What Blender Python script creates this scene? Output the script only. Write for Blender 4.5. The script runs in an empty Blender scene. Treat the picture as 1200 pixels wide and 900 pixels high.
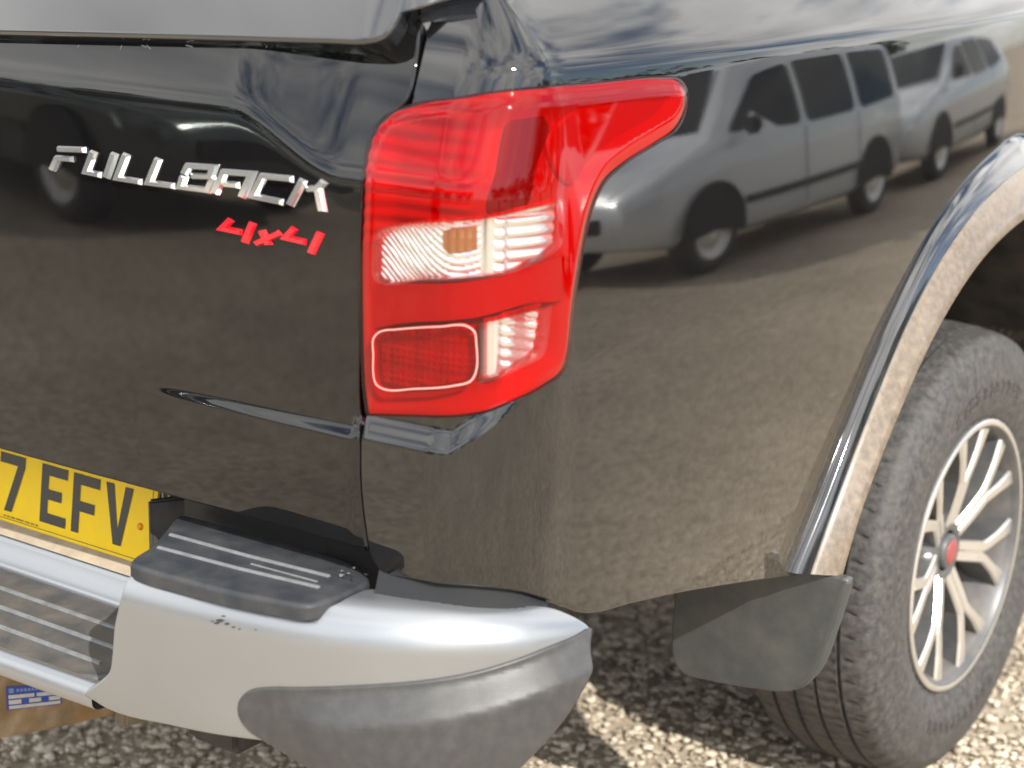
import bpy, bmesh, math, random
import numpy as np
from mathutils import Vector, Matrix
from mathutils.geometry import delaunay_2d_cdt
random.seed(7); rng = np.random.default_rng(7)
R_ = math.radians
scene = bpy.context.scene
COL = scene.collection

# ------------------------------------------------------------------ camera, sky, sun, exposure
CAM = np.array([1.935, -1.595, 1.410]); YAW, PITCH, ROLL, FPX = R_(35.27), R_(15.04), R_(1.49), 2226.0
def cam_axes():
    f = np.array([-math.sin(YAW)*math.cos(PITCH), math.cos(YAW)*math.cos(PITCH), -math.sin(PITCH)])
    r = np.cross(f, [0, 0, 1]); r /= np.linalg.norm(r); u = np.cross(r, f)
    c, s = math.cos(ROLL), math.sin(ROLL)
    return c*r+s*u, -s*r+c*u, f
CR, CU, CF = cam_axes()
cd = bpy.data.cameras.new('camera'); cam = bpy.data.objects.new('camera', cd); COL.objects.link(cam)
M = Matrix(((CR[0], CU[0], -CF[0], CAM[0]), (CR[1], CU[1], -CF[1], CAM[1]), (CR[2], CU[2], -CF[2], CAM[2]), (0, 0, 0, 1)))
cam.matrix_world = M
cd.sensor_width = 36; cd.lens = 36*FPX/1200; cd.clip_end = 2000; cd.clip_start = .05
cd.dof.use_dof = True; cd.dof.focus_distance = 2.32; cd.dof.aperture_fstop = 4.0
scene.camera = cam

SUN_AZ = R_(118)      # compass-style: from +Y clockwise towards +X (the sun stands behind the truck, to its right)
SUN_EL = R_(38)
sun_dir = Vector((math.sin(SUN_AZ)*math.cos(SUN_EL), math.cos(SUN_AZ)*math.cos(SUN_EL), math.sin(SUN_EL)))
sl = bpy.data.lights.new('sun', 'SUN'); sl.energy = 3.4; sl.angle = R_(.53); sl.color = (1, .95, .87)
so = bpy.data.objects.new('sun', sl); COL.objects.link(so)
so.rotation_euler = sun_dir.to_track_quat('Z', 'Y').to_euler(); so.location = (4, -6, 8)

world = bpy.data.worlds.new('World'); scene.world = world; world.use_nodes = True
wn, wl = world.node_tree.nodes, world.node_tree.links
bg = wn['Background']; bg.inputs['Strength'].default_value = .15
sky = wn.new('ShaderNodeTexSky'); sky.sky_type = 'NISHITA'; sky.sun_disc = False
sky.sun_elevation = SUN_EL; sky.sun_rotation = SUN_AZ; sky.air_density = 1.0; sky.dust_density = .6; sky.ozone_density = 1.6
tc = wn.new('ShaderNodeTexCoord'); mp = wn.new('ShaderNodeMapping'); mp.inputs['Scale'].default_value = (1.0, 1.0, 2.6); mp.inputs['Location'].default_value = (3.1, 1.7, .4)
wl.new(tc.outputs['Generated'], mp.inputs['Vector'])
nz = wn.new('ShaderNodeTexNoise'); nz.inputs['Scale'].default_value = 2.3; nz.inputs['Detail'].default_value = 8; nz.inputs['Roughness'].default_value = .58
nz.inputs['Distortion'].default_value = .35
wl.new(mp.outputs[0], nz.inputs['Vector'])
cr = wn.new('ShaderNodeValToRGB'); cr.color_ramp.elements[0].position = .40; cr.color_ramp.elements[1].position = .53
wl.new(nz.outputs['Fac'], cr.inputs[0])
nz2 = wn.new('ShaderNodeTexNoise'); nz2.inputs['Scale'].default_value = 5; nz2.inputs['Detail'].default_value = 6
wl.new(mp.outputs[0], nz2.inputs['Vector'])
cc = wn.new('ShaderNodeMix'); cc.data_type = 'RGBA'
cc.inputs[6].default_value = (3.6, 3.7, 3.9, 1); cc.inputs[7].default_value = (15.5, 15.2, 14.7, 1)
wl.new(nz2.outputs['Fac'], cc.inputs[0])
mx = wn.new('ShaderNodeMix'); mx.data_type = 'RGBA'
wl.new(cr.outputs[0], mx.inputs[0]); wl.new(sky.outputs[0], mx.inputs[6]); wl.new(cc.outputs[2], mx.inputs[7])
wl.new(mx.outputs[2], bg.inputs['Color'])

vs = scene.view_settings; vs.view_transform = 'Standard'; vs.look = 'None'; vs.exposure = 0.82; vs.gamma = 1
scene.render.resolution_x = 1024; scene.render.resolution_y = 768

# ------------------------------------------------------------------ materials
MAT = {}
def mat(name, base=(.5, .5, .5), rough=.5, metal=0., ior=1.5, coat=0., coat_rough=.03, spec=None,
        dirt=None, dirt_amt=.4, dirt_scale=20, bump=0., bump_scale=200, vary=0., vary_scale=30, emit=None):
    if name in MAT: return MAT[name]
    m = bpy.data.materials.new(name); m.use_nodes = True; MAT[name] = m
    n, l = m.node_tree.nodes, m.node_tree.links; b = n['Principled BSDF']
    b.inputs['Base Color'].default_value = (*base, 1); b.inputs['Roughness'].default_value = rough
    b.inputs['Metallic'].default_value = metal; b.inputs['IOR'].default_value = ior
    b.inputs['Coat Weight'].default_value = coat; b.inputs['Coat Roughness'].default_value = coat_rough
    geo = n.new('ShaderNodeNewGeometry')
    col = None
    if vary or dirt:
        rgb = n.new('ShaderNodeRGB'); rgb.outputs[0].default_value = (*base, 1); col = rgb.outputs[0]
    if vary:
        t = n.new('ShaderNodeTexNoise'); t.inputs['Scale'].default_value = vary_scale; t.inputs['Detail'].default_value = 6
        l.new(geo.outputs['Position'], t.inputs['Vector'])
        mr = n.new('ShaderNodeMapRange'); mr.inputs[1].default_value = .25; mr.inputs[2].default_value = .75
        mr.inputs[3].default_value = 1-vary; mr.inputs[4].default_value = 1+vary; l.new(t.outputs['Fac'], mr.inputs[0])
        mm = n.new('ShaderNodeMix'); mm.data_type = 'RGBA'; mm.blend_type = 'MULTIPLY'; mm.inputs[0].default_value = 1
        l.new(col, mm.inputs[6]); l.new(mr.outputs[0], mm.inputs[7]); col = mm.outputs[2]
    if dirt:
        t = n.new('ShaderNodeTexNoise'); t.inputs['Scale'].default_value = dirt_scale; t.inputs['Detail'].default_value = 6; t.inputs['Roughness'].default_value = .6
        l.new(geo.outputs['Position'], t.inputs['Vector'])
        mr = n.new('ShaderNodeMapRange'); mr.inputs[1].default_value = .38; mr.inputs[2].default_value = .7
        mr.inputs[3].default_value = 0; mr.inputs[4].default_value = dirt_amt; l.new(t.outputs['Fac'], mr.inputs[0])
        mm = n.new('ShaderNodeMix'); mm.data_type = 'RGBA'; mm.inputs[7].default_value = (*dirt, 1)
        l.new(mr.outputs[0], mm.inputs[0]); l.new(col, mm.inputs[6]); col = mm.outputs[2]
        ra = n.new('ShaderNodeMapRange'); ra.inputs[3].default_value = rough; ra.inputs[4].default_value = min(1, rough+.45)
        l.new(mr.outputs[0], ra.inputs[0]); l.new(ra.outputs[0], b.inputs['Roughness'])
    if col is not None: l.new(col, b.inputs['Base Color'])
    if bump:
        t = n.new('ShaderNodeTexNoise'); t.inputs['Scale'].default_value = bump_scale; t.inputs['Detail'].default_value = 4
        l.new(geo.outputs['Position'], t.inputs['Vector'])
        bp = n.new('ShaderNodeBump'); bp.inputs['Strength'].default_value = bump; bp.inputs['Distance'].default_value = .001
        l.new(t.outputs['Fac'], bp.inputs['Height']); l.new(bp.outputs[0], b.inputs['Normal'])
    if emit: b.inputs['Emission Color'].default_value = (*emit, 1); b.inputs['Emission Strength'].default_value = 1
    return m
def lens_mat(name, tint, gloss=.05, ior=1.5):
    m = bpy.data.materials.new(name); m.use_nodes = True; MAT[name] = m
    n, l = m.node_tree.nodes, m.node_tree.links
    for x in list(n):
        if x.type == 'BSDF_PRINCIPLED': n.remove(x)
    out = [x for x in n if x.type == 'OUTPUT_MATERIAL'][0]
    tr = n.new('ShaderNodeBsdfTransparent'); tr.inputs[0].default_value = (*tint, 1)
    gl = n.new('ShaderNodeBsdfGlossy'); gl.inputs['Roughness'].default_value = gloss; gl.inputs[0].default_value = (1, 1, 1, 1)
    fr = n.new('ShaderNodeFresnel'); ge = n.new('ShaderNodeNewGeometry'); mr = n.new('ShaderNodeMapRange')
    mr.inputs[3].default_value = ior; mr.inputs[4].default_value = 1/ior; l.new(ge.outputs['Backfacing'], mr.inputs[0]); l.new(mr.outputs[0], fr.inputs[0])
    mi = n.new('ShaderNodeMixShader'); l.new(fr.outputs[0], mi.inputs[0]); l.new(tr.outputs[0], mi.inputs[1]); l.new(gl.outputs[0], mi.inputs[2])
    l.new(mi.outputs[0], out.inputs[0]); return m

PAINT = mat('black_paint', (.004, .004, .0045), .02, 0, 1.53, dirt=(.16, .13, .10), dirt_amt=.015, dirt_scale=9, bump=.006, bump_scale=220)
def dust_reflection_paint():
    # the same paint with road dust, thickest low on the side, plus painted ground reflection
    m = PAINT.copy(); m.name = 'black_paint_dust_reflection'; n, l = m.node_tree.nodes, m.node_tree.links; b = n['Principled BSDF']
    old = b.inputs['Base Color'].links[0].from_socket
    geo = n.new('ShaderNodeNewGeometry'); sx = n.new('ShaderNodeSeparateXYZ'); l.new(geo.outputs['Position'], sx.inputs[0])
    h = n.new('ShaderNodeMapRange'); h.inputs[1].default_value = .92; h.inputs[2].default_value = .55; h.inputs[3].default_value = 0; h.inputs[4].default_value = 1; l.new(sx.outputs['Z'], h.inputs[0])
    y = n.new('ShaderNodeMapRange'); y.inputs[1].default_value = -.02; y.inputs[2].default_value = .45; y.inputs[3].default_value = .1; y.inputs[4].default_value = 1; l.new(sx.outputs['Y'], y.inputs[0])
    t = n.new('ShaderNodeTexNoise'); t.inputs['Scale'].default_value = 150; t.inputs['Detail'].default_value = 6; t.inputs['Roughness'].default_value = .75; l.new(geo.outputs['Position'], t.inputs['Vector'])
    r = n.new('ShaderNodeMapRange'); r.inputs[1].default_value = .35; r.inputs[2].default_value = .75; r.inputs[3].default_value = .08; r.inputs[4].default_value = .26; l.new(t.outputs['Fac'], r.inputs[0])
    k = n.new('ShaderNodeMath'); k.operation = 'MULTIPLY'; l.new(h.outputs[0], k.inputs[0]); l.new(r.outputs[0], k.inputs[1])
    k2 = n.new('ShaderNodeMath'); k2.operation = 'MULTIPLY'; l.new(k.outputs[0], k2.inputs[0]); l.new(y.outputs[0], k2.inputs[1])
    mm = n.new('ShaderNodeMix'); mm.data_type = 'RGBA'; mm.inputs[7].default_value = (.34, .29, .225, 1); l.new(k2.outputs[0], mm.inputs[0]); l.new(old, mm.inputs[6]); l.new(mm.outputs[2], b.inputs['Base Color'])
    b.inputs['IOR'].default_value = 1.70
    return m
PAINT_LOW = dust_reflection_paint()
SILVER = mat('silver_paint', (.30, .312, .325), .34, .75, 1.5, coat=.35, coat_rough=.15, vary=.05, vary_scale=5)
PLASTIC = mat('black_plastic', (.040, .040, .041), .40, 0, 1.5, dirt=(.20, .18, .15), dirt_amt=.10, dirt_scale=70, bump=.25, bump_scale=900)
PAD = mat('step_pad_plastic', (.026, .029, .035), .5, 0, 1.4, dirt=(.25, .23, .20), dirt_amt=.12, dirt_scale=24, bump=.3, bump_scale=700)
PADDIRTY = mat('worn_step_plastic', (.055, .058, .062), .45, 0, 1.5, dirt=(.16, .13, .10), dirt_amt=.6, dirt_scale=18, bump=.3, bump_scale=500)
RIBM = mat('worn_rib', (.20, .205, .21), .45, 0, 1.5, dirt=(.05, .05, .05), dirt_amt=.5, dirt_scale=60)
RUBBER = mat('tyre_rubber', (.036, .036, .037), .60, 0, 1.5, dirt=(.20, .18, .155), dirt_amt=.34, dirt_scale=95, bump=.3, bump_scale=300)
CHROME = mat('chrome', (.92, .93, .94), .07, .88)
REDBADGE = mat('red_badge', (.62, .008, .02), .18, 0, 1.5, coat=1)
YELLOW = mat('plate_yellow', (.93, .62, .004), .38, 0, 1.5, dirt=(.5, .38, .15), dirt_amt=.10, dirt_scale=30)
CHARM = mat('plate_character', (.060, .057, .050), .45)
ALLOY = mat('machined_alloy', (.72, .70, .67), .30, .85, dirt=(.45, .36, .26), dirt_amt=.22, dirt_scale=25)
ALLOYD = mat('grey_alloy', (.085, .088, .092), .40, .2, dirt=(.32, .27, .21), dirt_amt=.2, dirt_scale=20)
ALLOYB = mat('barrel_alloy', (.10, .10, .105), .45, .2, dirt=(.32, .27, .21), dirt_amt=.4, dirt_scale=20)
STEEL = mat('brake_steel', (.28, .28, .28), .45, .8, dirt=(.25, .18, .12), dirt_amt=.5, dirt_scale=30)
DARK = mat('dark_void', (.006, .006, .007), .7)
SEAL = mat('rubber_seal', (.008, .008, .009), .5)
LINER = mat('wheel_liner', (.018, .018, .018), .8, dirt=(.12, .10, .08), dirt_amt=.5, dirt_scale=12)
FLAP = mat('mud_flap_rubber', (.044, .050, .050), .36, dirt=(.26, .23, .18), dirt_amt=.16, dirt_scale=22, bump=.2, bump_scale=400)
DUSTY = mat('dusty_flare', (.13, .102, .075), .28, 0, 1.5, dirt=(.27, .21, .15), dirt_amt=.55, dirt_scale=90, coat=.5)
RUST = mat('rusty_beam', (.27, .205, .13), .75, .1, dirt=(.30, .17, .06), dirt_amt=.8, dirt_scale=26, vary=.65, vary_scale=18, bump=1., bump_scale=90)
DIRTM = mat('caked_dirt', (.42, .35, .26), .9, dirt=(.25, .20, .15), dirt_amt=.6, dirt_scale=40, bump=.6, bump_scale=200)
LENS_R = lens_mat('red_lens', (.85, .003, .010), .02, 1.38)
LENS_C = lens_mat('clear_lens', (.95, .95, .94), .02)
REFL = mat('lamp_reflector', (.74, .73, .70), .12, .8)
REFLR = mat('red_reflector', (.34, .10, .10), .3, .3, coat=.6)
HOUSE = mat('lamp_housing', (.36, .33, .33), .3)
HOUSED = mat('lamp_divider', (.14, .07, .07), .4)
AMBER = mat('amber_bulb', (.34, .13, .05), .2, .5)
LABELB = mat('label_blue', (.03, .08, .42), .5); LABELW = mat('label_white', (.62, .62, .60), .55, dirt=(.3, .26, .2), dirt_amt=.4, dirt_scale=80)
GLASSD = mat('vehicle_glass', (.012, .016, .016), .03, 0, 1.5)
def tr(c): return c
# ------------------------------------------------------------------ helpers
def proj(P):
    d = P - CAM; z = d@CF
    return np.stack([600+FPX*(d@CR)/z, 450-FPX*(d@CU)/z], -1)
def hit(x, y, ax, c):
    d = CF + CR*(x-600)/FPX - CU*(y-450)/FPX
    return CAM + (c-CAM[ax])/d[ax]*d
def sst(x, a=0., b=1.):
    t = np.clip((x-a)/(b-a), 0, 1); return t*t*(3-2*t)
def sp(x, r): return r*np.logaddexp(0, x/r)

class Surf:
    """a parametric surface F(u,v); finds the surface point that a photo pixel looks at"""
    def __init__(s, F, ur, vr, n=160):
        s.F = F; U, V = np.meshgrid(np.linspace(*ur, n), np.linspace(*vr, n))
        s.U, s.V = U.ravel(), V.ravel(); P = F(s.U, s.V); s.px = proj(P)
        N = s.nrm(s.U, s.V); s.front = ((CAM-P)*N).sum(-1) > 0
    def nrm(s, u, v, F=None, e=4e-4):
        F = F or s.F
        a = F(u+e, v)-F(u-e, v); b = F(u, v+e)-F(u, v-e); n = np.cross(a, b)
        return n/np.maximum(np.linalg.norm(n, axis=-1, keepdims=True), 1e-12)
    def uv(s, pts):
        out = []
        for q in pts:
            if len(q) >= 3 and q[0] == 'uv': out.append((q[1], q[2])); continue
            x, y = q[:2]
            d = (s.px[:, 0]-x)**2+(s.px[:, 1]-y)**2+np.where(s.front, 0, 1e7); i = int(d.argmin())
            w = np.array([s.U[i], s.V[i]])
            for k in range(12):
                p0 = proj(s.F(w[:1], w[1:]))[0]; r = np.array([x, y])-p0
                if abs(r).max() < .02: break
                e = 1e-4
                J = np.stack([(proj(s.F(w[:1]+e, w[1:]))[0]-p0)/e, (proj(s.F(w[:1], w[1:]+e))[0]-p0)/e], 1)
                try: st = np.linalg.solve(J, r)
                except Exception: break
                m = np.abs(st).max(); w = w+st*min(1, .03/max(m, 1e-9))
            out.append(tuple(w))
        return np.array(out)

def spline(P, corners=(), step=.004, closed=True):
    """Catmull-Rom through P; corner indices stay sharp"""
    P = np.asarray(P, float); n = len(P); out = []
    cs = set(c % n for c in corners)
    for i in range(n if closed else n-1):
        p1, p2 = P[i], P[(i+1) % n]
        p0 = P[(i-1) % n] if (closed or i > 0) else 2*p1-p2
        p3 = P[(i+2) % n] if (closed or i+2 < n) else 2*p2-p1
        if i in cs: p0 = 2*p1-p2
        if (i+1) % n in cs: p3 = 2*p2-p1
        L = np.linalg.norm(p2-p1); k = max(1, int(L/step))
        l0, l2 = max(np.linalg.norm(p1-p0), 1e-9), max(np.linalg.norm(p3-p2), 1e-9)
        m1 = .5*((p1-p0)/l0+(p2-p1)/L)*L; m2 = .5*((p2-p1)/L+(p3-p2)/l2)*L
        for j in range(k):
            t = j/k
            out.append((2*t**3-3*t**2+1)*p1+(t**3-2*t**2+t)*m1+(-2*t**3+3*t**2)*p2+(t**3-t**2)*m2)
    if not closed: out.append(P[-1])
    return np.array(out)

def inside(pts, poly):
    x, y = pts[:, 0][:, None], pts[:, 1][:, None]
    a = poly; b = np.roll(poly, -1, 0)
    c = ((a[:, 1] > y) != (b[:, 1] > y)) & (x < (b[:, 0]-a[:, 0])*(y-a[:, 1])/(b[:, 1]-a[:, 1]+1e-15)+a[:, 0])
    return c.sum(1) % 2 == 1
def near_dist(pts, poly):
    out = np.full(len(pts), 1e9)
    for i in range(0, len(poly), 64):
        a = poly[i:i+64]; b = np.roll(poly, -1, 0)[i:i+64]; ab = b-a
        t = np.clip(((pts[:, None]-a)*ab).sum(-1)/np.maximum((ab*ab).sum(-1), 1e-15), 0, 1)
        d = np.linalg.norm(pts[:, None]-(a+t[..., None]*ab), axis=-1).min(1); out = np.minimum(out, d)
    return out

def link(name, verts, faces, m, parent=None, normals=None, smooth=True, mats=None, fm=None):
    me = bpy.data.meshes.new(name)
    me.from_pydata([tuple(map(float, v)) for v in verts], [], [tuple(int(i) for i in f) for f in faces])
    for x in (mats or [m]): me.materials.append(x)
    if fm is not None: me.polygons.foreach_set('material_index', list(fm))
    if smooth: me.polygons.foreach_set('use_smooth', [True]*len(me.polygons))
    me.update()
    if normals is not None: me.normals_split_custom_set_from_vertices([tuple(map(float, v)) for v in normals])
    o = bpy.data.objects.new(name, me); COL.objects.link(o); attach(o, parent); return o
def attach(o, parent):
    if parent is None: return
    o.parent = parent
    if parent.type == 'EMPTY' and parent.parent is None: o.matrix_parent_inverse = Matrix.Translation(-Vector(parent.location))
def mirror(o, parent, name=None):
    """the same part on the other side of the truck"""
    me = o.data.copy(); n = len(me.vertices); co = np.empty(n*3); me.vertices.foreach_get('co', co); co = co.reshape(-1, 3)
    ln = np.empty(len(me.loops)*3); me.loops.foreach_get('normal', ln) if hasattr(me.loops[0], 'normal') else None
    ln = ln.reshape(-1, 3); lv = np.empty(len(me.loops), int); me.loops.foreach_get('vertex_index', lv)
    vn = np.zeros((n, 3)); vn[lv] = ln
    co[:, 0] *= -1; vn[:, 0] *= -1
    faces = [tuple(p.vertices)[::-1] for p in me.polygons]; fm = [p.material_index for p in me.polygons]
    return link(name or o.name.split('.')[0], co, faces, None, parent, vn, True, list(o.data.materials), fm)

def patch(name, S, outline, m, parent, holes=(), du=.012, dv=.012, off=0., disp=None, bead=.002, depth=.012, ulines=None, vlines=None, maxv=None):
    """a panel: the region inside an outline on a surface, triangulated, with a rounded edge and a return"""
    loops = [np.asarray(outline)]+[np.asarray(h) for h in holes]
    def G(u, v):
        d = off+(disp(u, v) if disp is not None else 0.)
        return S.F(u, v)+S.nrm(u, v)*np.broadcast_to(np.asarray(d, float), u.shape)[..., None]
    lo, hi = loops[0].min(0), loops[0].max(0)
    ul = np.arange(lo[0]+du/2, hi[0], du) if ulines is None else np.asarray(ulines)
    vl = np.arange(lo[1]+dv/2, hi[1], dv) if vlines is None else np.asarray(vlines)
    U, V = np.meshgrid(ul, vl); g = np.stack([U.ravel(), V.ravel()], 1)
    g = g[inside(g, loops[0])]
    for h in loops[1:]: g = g[~inside(g, h)]
    for L in loops: g = g[near_dist(g, L) > .3*min(du, dv)]
    pts = np.concatenate(loops+[g]); edges = []; k = 0
    for L in loops:
        n = len(L); edges += [(k+i, k+(i+1) % n) for i in range(n)]; k += n
    r = delaunay_2d_cdt([Vector(p) for p in pts], edges, [], 0, 1e-6)
    pv = np.array([tuple(p) for p in r[0]]); tri = np.array([f for f in r[2] if len(f) == 3])
    c = pv[tri].mean(1); ok = inside(c, loops[0])
    for h in loops[1:]: ok &= ~inside(c, h)
    tri = tri[ok]
    P = G(pv[:, 0], pv[:, 1]); N = S.nrm(pv[:, 0], pv[:, 1], G)
    a, b, c = P[tri[:, 0]], P[tri[:, 1]], P[tri[:, 2]]
    fl = (np.cross(b-a, c-a)*N[tri[:, 0]]).sum(-1) < 0
    tri[fl] = tri[fl][:, ::-1]
    verts, norms, faces = [P], [N], [tuple(t) for t in tri]; k = len(P)
    for li, L in enumerate(loops):
        PL = G(L[:, 0], L[:, 1]); NL = S.nrm(L[:, 0], L[:, 1], G)
        T = np.roll(PL, -1, 0)-np.roll(PL, 1, 0); T /= np.maximum(np.linalg.norm(T, axis=1, keepdims=True), 1e-9)
        O = np.cross(T, NL)
        ar = .5*np.sum(L[:, 0]*np.roll(L[:, 1], -1)-L[:, 1]*np.roll(L[:, 0], -1))
        sgn = 1. if ar > 0 else -1.
        # outward of the panel (into the hole for holes)
        e = 1e-4; tst = np.stack([L[:, 0], L[:, 1]], 1)
        Tu = np.roll(L, -1, 0)-np.roll(L, 1, 0); out_uv = np.stack([Tu[:, 1], -Tu[:, 0]], 1)*sgn*(1 if li == 0 else -1)
        d3 = S.F(L[:, 0]+out_uv[:, 0]*1e-3, L[:, 1]+out_uv[:, 1]*1e-3)-S.F(L[:, 0], L[:, 1])
        O = np.where(((O*d3).sum(1) < 0)[:, None], -O, O)
        rings = []
        for a_ in (0, 30, 60, 90):
            s_, c_ = math.sin(R_(a_)), math.cos(R_(a_))
            rings.append((PL+O*bead*s_-NL*bead*(1-c_), NL*c_+O*s_))
        rings.append((rings[-1][0]-NL*depth, O))
        n = len(L)
        for q, (p_, n_) in enumerate(rings): verts.append(p_); norms.append(n_)
        for q in range(len(rings)-1):
            for i in range(n):
                j = (i+1) % n; A, B, C, D = k+q*n+i, k+q*n+j, k+(q+1)*n+j, k+(q+1)*n+i
                faces.append((A, B, C, D))
        # winding
        i0 = len(faces)-(len(rings)-1)*n
        VV = np.concatenate(verts); NN = np.concatenate(norms)
        for fi in range(i0, len(faces)):
            f = faces[fi]; nn = np.cross(VV[f[1]]-VV[f[0]], VV[f[2]]-VV[f[0]])
            if nn@(NN[f[0]]+NN[f[2]]) < 0: faces[fi] = f[::-1]
        k += n*len(rings)
    return link(name, np.concatenate(verts), faces, m, parent, np.concatenate(norms))

def strokes(name, S, paths, width, h, m, parent, off=0., inset=.3, pen=1.):
    """raised strokes (lettering, ribs): each path is (uv polyline); bevelled section"""
    V, F, Wd = [], [], []
    for P in paths:
        P = np.asarray(P, float)/np.array([pen, 1.]); n = len(P); w = (width if np.isscalar(width) else width[len(Wd)])/2; Wd.append(1)
        T = np.zeros_like(P); T[0] = P[1]-P[0]; T[-1] = P[-1]-P[-2]
        nr = []
        for i in range(n):
            a = P[i]-P[i-1] if i > 0 else P[1]-P[0]; b = P[i+1]-P[i] if i < n-1 else P[-1]-P[-2]
            a = a/np.linalg.norm(a); b = b/np.linalg.norm(b); t = a+b; t /= max(np.linalg.norm(t), 1e-9)
            q = np.array([-t[1], t[0]]); cs = max(.45, q@np.array([-a[1], a[0]])); nr.append(q/cs)
        nr = np.array(nr); base = len(V)
        ends = []
        rows = []
        for i in range(n):
            ext = np.zeros(2)
            rows.append([(P[i]+nr[i]*w, 0.), (P[i]+nr[i]*w*(1-inset), h), (P[i]-nr[i]*w*(1-inset), h), (P[i]-nr[i]*w, 0.)])
        # bevelled ends
        t0 = (P[1]-P[0])/np.linalg.norm(P[1]-P[0]); t1 = (P[-1]-P[-2])/np.linalg.norm(P[-1]-P[-2])
        for j in (1, 2): rows[0][j] = (rows[0][j][0]+t0*w*inset, h); rows[-1][j] = (rows[-1][j][0]-t1*w*inset, h)
        for row in rows:
            for q, hh in row:
                u, v = np.array([q[0]*pen]), np.array([q[1]]); V.append((S.F(u, v)+S.nrm(u, v)*(off+hh))[0])
        for i in range(n-1):
            for j in range(3):
                a = base+i*4+j; F.append((a, a+1, a+5, a+4))
        F.append((base, base+3, base+2, base+1)); e = base+(n-1)*4; F.append((e, e+1, e+2, e+3))
    return link(name, V, F, m, parent, smooth=False)

def solid(name, boxes, m, parent=None, bevel=.0):
    """boxes: (cx,cy,cz,sx,sy,sz[,rotz])"""
    bm = bmesh.new()
    for b in boxes:
        g = bmesh.ops.create_cube(bm, size=1); rz = b[6] if len(b) > 6 else 0
        bmesh.ops.transform(bm, matrix=Matrix.Translation(b[:3])@Matrix.Rotation(rz, 4, 'Z')@Matrix.Diagonal((b[3], b[4], b[5], 1)), verts=g['verts'])
    if bevel: bmesh.ops.bevel(bm, geom=bm.edges[:], offset=bevel, segments=2, affect='EDGES')
    me = bpy.data.meshes.new(name); bm.to_mesh(me); bm.free(); me.materials.append(m)
    o = bpy.data.objects.new(name, me); COL.objects.link(o); attach(o, parent); return o

def tag(o, label=None, cat=None, group=None, kind=None):
    for k, v in (('label', label), ('category', cat), ('group', group), ('kind', kind)):
        if v: o[k] = v
    return o
def empty(name, loc, rz=0):
    o = bpy.data.objects.new(name, None); COL.objects.link(o); o.location = loc; o.rotation_euler.z = rz
    o.empty_display_size = .2; return o

# ------------------------------------------------------------------ ground
def ground_mat():
    m = bpy.data.materials.new('gravel_ground'); m.use_nodes = True
    n, l = m.node_tree.nodes, m.node_tree.links; b = n['Principled BSDF']; b.inputs['Roughness'].default_value = .95
    b.inputs['Specular IOR Level'].default_value = .2
    geo = n.new('ShaderNodeNewGeometry')
    v = n.new('ShaderNodeTexVoronoi'); v.inputs['Scale'].default_value = 42; l.new(geo.outputs['Position'], v.inputs['Vector'])
    r = n.new('ShaderNodeValToRGB'); e = r.color_ramp.elements
    e[0].position = .1; e[0].color = (.32, .268, .205, 1); e[1].position = .9; e[1].color = (.52, .455, .36, 1)
    l.new(v.outputs['Color'], r.inputs[0])
    t = n.new('ShaderNodeTexNoise'); t.inputs['Scale'].default_value = 1.1; t.inputs['Detail'].default_value = 9; t.inputs['Roughness'].default_value = .65
    l.new(geo.outputs['Position'], t.inputs['Vector'])
    r2 = n.new('ShaderNodeValToRGB'); e = r2.color_ramp.elements
    e[0].position = .36; e[0].color = (.84, .82, .80, 1); e[1].position = .66; e[1].color = (1.08, 1.06, 1.04, 1)
    l.new(t.outputs['Fac'], r2.inputs[0])
    mm = n.new('ShaderNodeMix'); mm.data_type = 'RGBA'; mm.blend_type = 'MULTIPLY'; mm.inputs[0].default_value = 1
    l.new(r.outputs[0], mm.inputs[6]); l.new(r2.outputs[0], mm.inputs[7]); l.new(mm.outputs[2], b.inputs['Base Color'])
    bp = n.new('ShaderNodeBump'); bp.inputs['Strength'].default_value = .8; bp.inputs['Distance'].default_value = .005
    l.new(v.outputs['Distance'], bp.inputs['Height']); l.new(bp.outputs[0], b.inputs['Normal'])
    return m
GROUNDM = ground_mat()
g = 60; gx = np.concatenate([np.linspace(-400, -8, 12), np.linspace(-7, 7, 41), np.linspace(8, 400, 12)])
GX, GY = np.meshgrid(gx, gx); GZ = np.where((abs(GX) < 7.5) & (abs(GY) < 7.5), .006*np.sin(GX*2.1+GY)*np.cos(GY*1.7), 0)-.012
nn_ = len(gx); gv = np.stack([GX.ravel(), GY.ravel(), GZ.ravel()], 1)
gf = [(i*nn_+j, i*nn_+j+1, (i+1)*nn_+j+1, (i+1)*nn_+j) for i in range(nn_-1) for j in range(nn_-1)]
tag(link('ground', gv, gf, GROUNDM), 'pale beige compacted gravel yard', None, kind='structure')

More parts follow.
